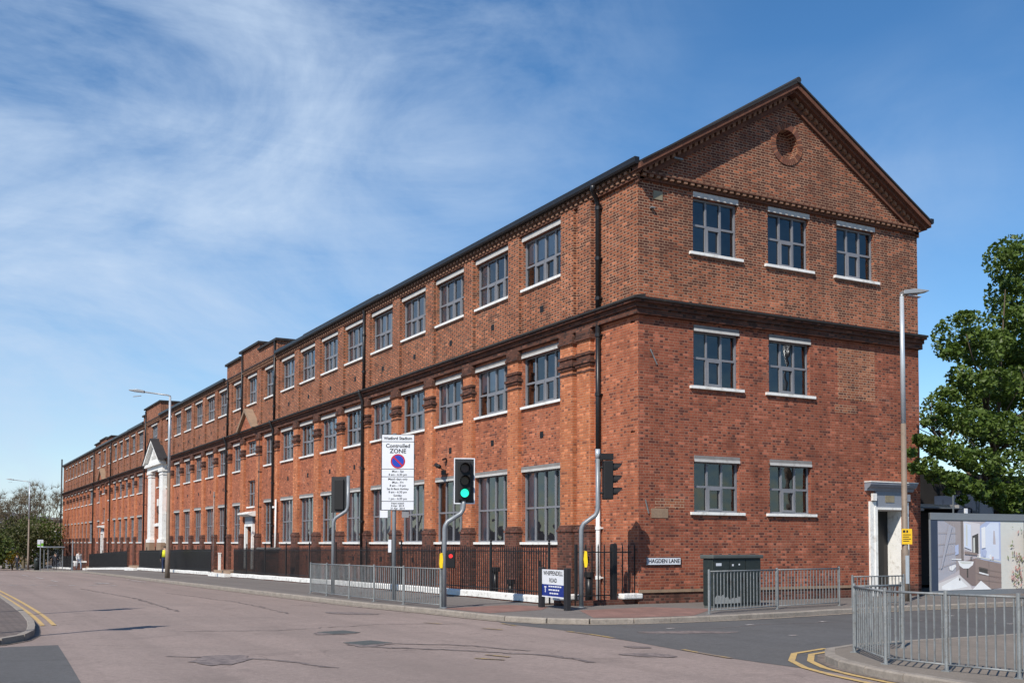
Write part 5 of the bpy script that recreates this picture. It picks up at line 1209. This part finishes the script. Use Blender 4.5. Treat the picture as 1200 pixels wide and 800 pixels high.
def bush(name, label, x, y, w, hh, mat, seed, group='bushes past the far end of the factory', n=1500, size=.3):
    rng = random.Random(seed); t = thing(name, label, 'bush', (x, y, h(y)), 0, group); b = MB()
    cs = [((rng.uniform(-w, w) * .6, rng.uniform(-w, w) * .5, hh * rng.uniform(.2, .75)), rng.uniform(.22, .36) * hh) for _ in range(9)]
    leaves(b, cs, n, size, rng); b.build('foliage', mat, t, fix=False); s = MB()
    for k in range(4): s.tube([(0, 0, -.1), (rng.uniform(-.4, .4), rng.uniform(-.4, .4), hh * .5)], [.05, .02], 5)
    s.build('stem', 'bark', t)
bush('bush', 'dense green bush at the pavement edge past the bus stop', -9.1, 112, 2.0, 5.2, 'leaf_bush', 1); bush('bush', 'tall olive bush behind the far street lamp', -6.4, 120, 3.0, 7.6, 'leaf_olive', 2, n=2200); bush('bush', 'dark bush between the street lamp and the bus shelter', -3.6, 124, 2.6, 7.4, 'leaf_bush', 3)
bush('bush', 'low bush at the very edge of the road', -11.2, 118, 1.6, 3.6, 'leaf_bush', 4); bush('bush', 'broad olive bush under the big leafless tree', -7.4, 132, 4.0, 8.0, 'leaf_olive', 5, n=3000); bush('bush', 'bush touching the far factory corner', -1.9, 137, 2.4, 7.4, 'leaf_olive', 8)
bush('flowering_bush', 'small bush in yellow flower near the waiting person', -7.6, 112, .45, 2.6, 'leaf_yellow', 6, n=420, size=.2)
# building beyond, hill on the skyline
t = thing('pale_house', 'pale house with a flat roof behind the trees', 'house', (-2.2, 165, h(165)))
b = MB(); b.box(0, 0, 0, 9, 9, 7.2); b.build('wall', 'stone', t); b = MB(); b.box(-.3, -.3, 7.201, 9.3, 9.3, 7.45); b.build('roof', 'lintel_grey', t)
for z in (1.2, 4.0):
    for x in (1.2, 3.9, 6.6):
        f = MB(); f.box(x - .06, -.04, z - .06, x + 1.36, -.001, z + 1.36); f = f.build('window', 'white', t); q = MB(); q.box(x, -.05, z, x + 1.3, -.041, z + 1.3); q.build('pane', 'interior', f)
b = MB(); rg = random.Random(2); n = 48
for i in range(n):
    x0, x1 = -520 + i * 20, -520 + (i + 1) * 20
    f = lambda x: 14 + 9 * math.sin(x * .011 + 1) + 4 * math.sin(x * .041) + 1.2 * math.sin(x * .17)
    for (ya, ka), (yb, kb) in (((600, 0), (720, .8)), ((720, .8), (860, 1.0)), ((860, 1.0), (1100, .6))):
        b.poly([(x0, ya, -3 + ka * f(x0)), (x1, ya, -3 + ka * f(x1)), (x1, yb, -3 + kb * f(x1)), (x0, yb, -3 + kb * f(x0))])
tag(b.build('hill', 'hill', smooth=True, fix=False), kind='structure')

# ------------------------------------------------------------------ bus stop
t = thing('bus_stop_sign', 'white and green bus stop flag on a grey pole', 'bus stop sign', (-6.2, 95, h(95)))
b = MB(); b.tube([(0, 0, 0), (0, 0, 2.95)], .05, 10); b.build('pole', 'galv_pole', t); b = MB(); b.box(-.3, -.03, 2.35, .25, .03, 3.1, 0); b.box(-.3, -.034, 2.45, .25, -.0301, 2.62, 1); b.box(.05, -.034, 2.45, .25, -.0345, 2.75, 1); b.build('flag', ['sign_white', 'flag_green'], t)
t = thing('bus_shelter', 'glazed bus shelter with a flat dark roof near the far railings', 'bus shelter', (-5.4, 96, h(96)))
for x in (0, 1.4):
    for y in (0, 4.0):
        b = MB(); b.box(x - .04, y - .04, 0, x + .04, y + .04, 2.3); b.build('post', 'galv_pole', t)
b = MB(); b.box(-.25, -.2, 2.3, 1.6, 4.2, 2.42); b.build('roof', 'hoard_grey', t, bevel=.03); b = MB(); b.box(1.395, .08, .3, 1.405, 3.92, 2.1); b.box(.08, -.005, .3, 1.3, .005, 2.1); b.build('glazing', 'glass', t)
b = MB(); b.box(.9, .5, .45, 1.25, 3.5, .5); b.build('bench', 'galv', t)
t = thing('waste_bin', 'dark green litter bin with a rounded top beside the bus shelter', 'bin', (-6.0, 100.5, h(100.5))); b = MB(); b.tube([(0, 0, 0), (0, 0, 1.0), (0, 0, 1.2), (0, 0, 1.32)], [.3, .32, .26, .1], 12); b.build('body', 'cabinet', t, smooth=True); b = MB(); b.box(-.16, -.34, .92, .16, -.25, 1.06); b.build('slot', 'tl_black', t)
t = thing('pavement_sign', 'white directional sign on a thin post across the road', 'sign', (-11.5, 96, h(96))); b = MB(); b.tube([(0, 0, 0), (0, 0, 1.5)], .04, 8); b.build('pole', 'galv', t); b = MB(); b.box(-.5, -.02, 1.4, .5, .02, 1.75); b.build('plate', 'sign_white', t)
t = thing('post', 'slim grey post on the pavement before the far door', 'post', (-4.9, 80, h(80))); b = MB(); b.tube([(0, 0, 0), (0, 0, 2.6)], .06, 8); b.build('shaft', 'galv_pole', t); b = MB(); b.tube([(0, 0, 2.6), (0, 0, 2.66)], .07, 8); b.build('cap', 'galv_pole', t)
t = thing('gate_pier', 'low brown pier with a white top between the far railings', 'pier', (-2.9, 91.5, h(91.5))); b = MB(); b.box(-.5, -.7, 0, .5, .7, .75); b.build('shaft', 'brick_base', t); b = MB(); b.box(-.58, -.78, .751, .58, .78, .9); b.build('cap', 'white_dirty', t)

# ------------------------------------------------------------------ people
for nme, c in (('skin', (.42, .26, .19)), ('cl_white', (.60, .60, .60)), ('cl_jeans', (.20, .25, .33)), ('cl_dark', (.02, .022, .03)), ('cl_navy', (.025, .04, .10)), ('cl_yellow', (.60, .60, .03)), ('hair', (.05, .035, .025)), ('shoe', (.02, .02, .02)), ('bag', (.62, .62, .60))):
    M[nme] = plain('cloth_' + nme if nme.startswith('cl') else nme + '_tone', c, .8, var=.15, scale=6, obj=True)
def person(label, x, y, rz, stride, arm, top, legs, hh=1.72, vest=None, bag=False, foot_dy=.0):
    t = thing('person', label, 'person', (x, y, h(y)), rz)
    k = hh / 1.72; s = stride
    J = {'pel': (0, 0, .95), 'spi': (0, .01, 1.15), 'che': (0, .0, 1.36), 'nec': (0, -.01, 1.49), 'hed': (0, -.03, 1.60), 'top': (0, -.02, 1.70),
         'hl': (.10, 0, .92), 'kl': (.11, -.22 * s, .50), 'al': (.11, -.26 * s + .04, .09), 'tl': (.115, -.26 * s - .13, .04),
         'hr': (-.10, 0, .92), 'kr': (-.11, .06 * s, .49), 'ar': (-.11, .36 * s, .11 + .05 * s), 'tr': (-.115, .36 * s - .13, .04),
         'sl': (.19, 0, 1.42), 'el': (.25, .12 * arm, 1.15), 'wl': (.25, .02 * arm - .05 - .15 * (arm > 1), .90 + .22 * (arm > 1)), 'fl': (.25, -.09, .80 + .3 * (arm > 1)),
         'sr': (-.19, 0, 1.42), 'er': (-.25, -.03 * arm + .03, 1.15), 'wr': (-.25, -.16 * arm, .92 + .2 * (arm > 1)), 'fr': (-.24, -.2 * arm, .83 + .3 * (arm > 1))}
    RD = dict(pel=.155, spi=.14, che=.165, nec=.06, hed=.105, top=.075, hl=.095, kl=.065, al=.045, tl=.04, hr=.095, kr=.065, ar=.045, tr=.04, sl=.07, el=.048, wl=.034, fl=.036, sr=.07, er=.048, wr=.034, fr=.036)
    E_ = [('pel', 'spi'), ('spi', 'che'), ('che', 'nec'), ('nec', 'hed'), ('hed', 'top'), ('pel', 'hl'), ('hl', 'kl'), ('kl', 'al'), ('al', 'tl'), ('pel', 'hr'), ('hr', 'kr'), ('kr', 'ar'), ('ar', 'tr'), ('che', 'sl'), ('sl', 'el'), ('el', 'wl'), ('wl', 'fl'), ('che', 'sr'), ('sr', 'er'), ('er', 'wr'), ('wr', 'fr')]
    ids = {n: i for i, n in enumerate(J)}
    me = bpy.data.meshes.new('skeleton'); me.from_pydata([Vector(v) * k for v in J.values()], [(ids[a], ids[c]) for a, c in E_], [])
    ob = bpy.data.objects.new('tmp', me); col.objects.link(ob); md = ob.modifiers.new('skin', 'SKIN'); md.use_smooth_shade = True
    for n, i in ids.items(): v = me.skin_vertices[0].data[i]; v.radius = (RD[n] * k * (1.12 if n in ('che', 'pel', 'spi') else 1), RD[n] * k * (.78 if n in ('che', 'pel', 'spi') else 1)); v.use_root = (n == 'pel')
    sb = ob.modifiers.new('sub', 'SUBSURF'); sb.levels = 1; sb.render_levels = 1
    bm_ = bpy.data.meshes.new_from_object(ob.evaluated_get(bpy.context.evaluated_depsgraph_get())); bpy.data.objects.remove(ob)
    bm_.materials.clear()
    for q in (top, legs, 'skin', 'hair', 'shoe'): bm_.materials.append(M[q])
    part = lambda a, c: {'nec': 2, 'hed': 2, 'top': 3}.get(c, 2 if c in ('fl', 'fr') else 4 if c in ('tl', 'tr') else 1 if c in ('kl', 'al', 'kr', 'ar', 'hl', 'hr') else 0)
    for p in bm_.polygons:
        best = None
        for a, c in E_:
            A, B = Vector(J[a]) * k, Vector(J[c]) * k; u = max(0, min(1, (p.center - A).dot(B - A) / (B - A).length_squared)); dd = (A + (B - A) * u - p.center).length
            if best is None or dd < best[0]: best = (dd, part(a, c))
        m_ = best[1]
        if m_ == 2 and p.center.z > 1.56 * k and p.center.y > .0: m_ = 3
        if m_ == 0 and p.center.z < .93 * k and abs(p.center.x) < .2: m_ = 1
        p.material_index = m_
    body = link('body', bm_, t)
    b = MB(); b.tube([(0, -.13 * k, 1.605 * k), (0, -.155 * k, 1.58 * k)], [.012, .018], 6); b.build('nose', 'skin', t)
    for sx in (-1, 1):
        b = MB(); b.tube([(sx * .035, -.118 * k, 1.625 * k), (sx * .035, -.128 * k, 1.625 * k)], [.012, .01], 6); b.build('eye', 'hair', t)
        for q in range(5):
            b = MB(); f = J['fl' if sx > 0 else 'fr']; b.tube([(f[0] * k, (f[1] - .03 + q * .018) * k, (f[2] - .01) * k), (f[0] * k * .97, (f[1] - .035 + q * .018) * k, (f[2] - .07 - .012 * (2 - abs(2 - q))) * k)], [.011, .008], 5); b.build('finger', 'skin', t)
    if vest:
        b = MB(); b.tube([(0, 0, 1.0 * k), (0, .005, 1.2 * k), (0, 0, 1.42 * k)], [.18 * k, .175 * k, .16 * k], 12); o = b.build('vest', vest, t, smooth=True); o.scale = (1.1, .85, 1)
    if bag:
        q = thing('shopping_bag', 'pale carrier bag held by the person in white by the far railings', 'bag', (x - .3, y - .1, h(y) + .35), rz); b = MB(); b.box(-.16, -.08, 0, .16, .08, .36); b.build('sack', 'bag', q, bevel=.05); b = MB(); b.tube([(-.08, 0, .34), (-.05, 0, .46), (.05, 0, .46), (.08, 0, .34)], .008, 5); b.build('strap', 'bag', q)
    return t
person('person in a white top and pale jeans walking along the pavement with a carrier bag', -4.1, 82, R(15), .9, 1, 'cl_white', 'cl_jeans', 1.75, bag=True)
person('person in dark clothes standing with arms bent by the bus shelter', -4.9, 94, R(-20), .15, 2, 'cl_dark', 'cl_dark', 1.76)
person('person in navy with a yellow vest walking beside the close-set railings', -3.2, 47.2, R(170), .8, 1, 'cl_dark', 'cl_navy', 1.78, vest='cl_yellow')
person('distant person in black waiting by the bushes', -7.4, 108, R(-40), .2, 1, 'cl_dark', 'cl_dark', 1.7)
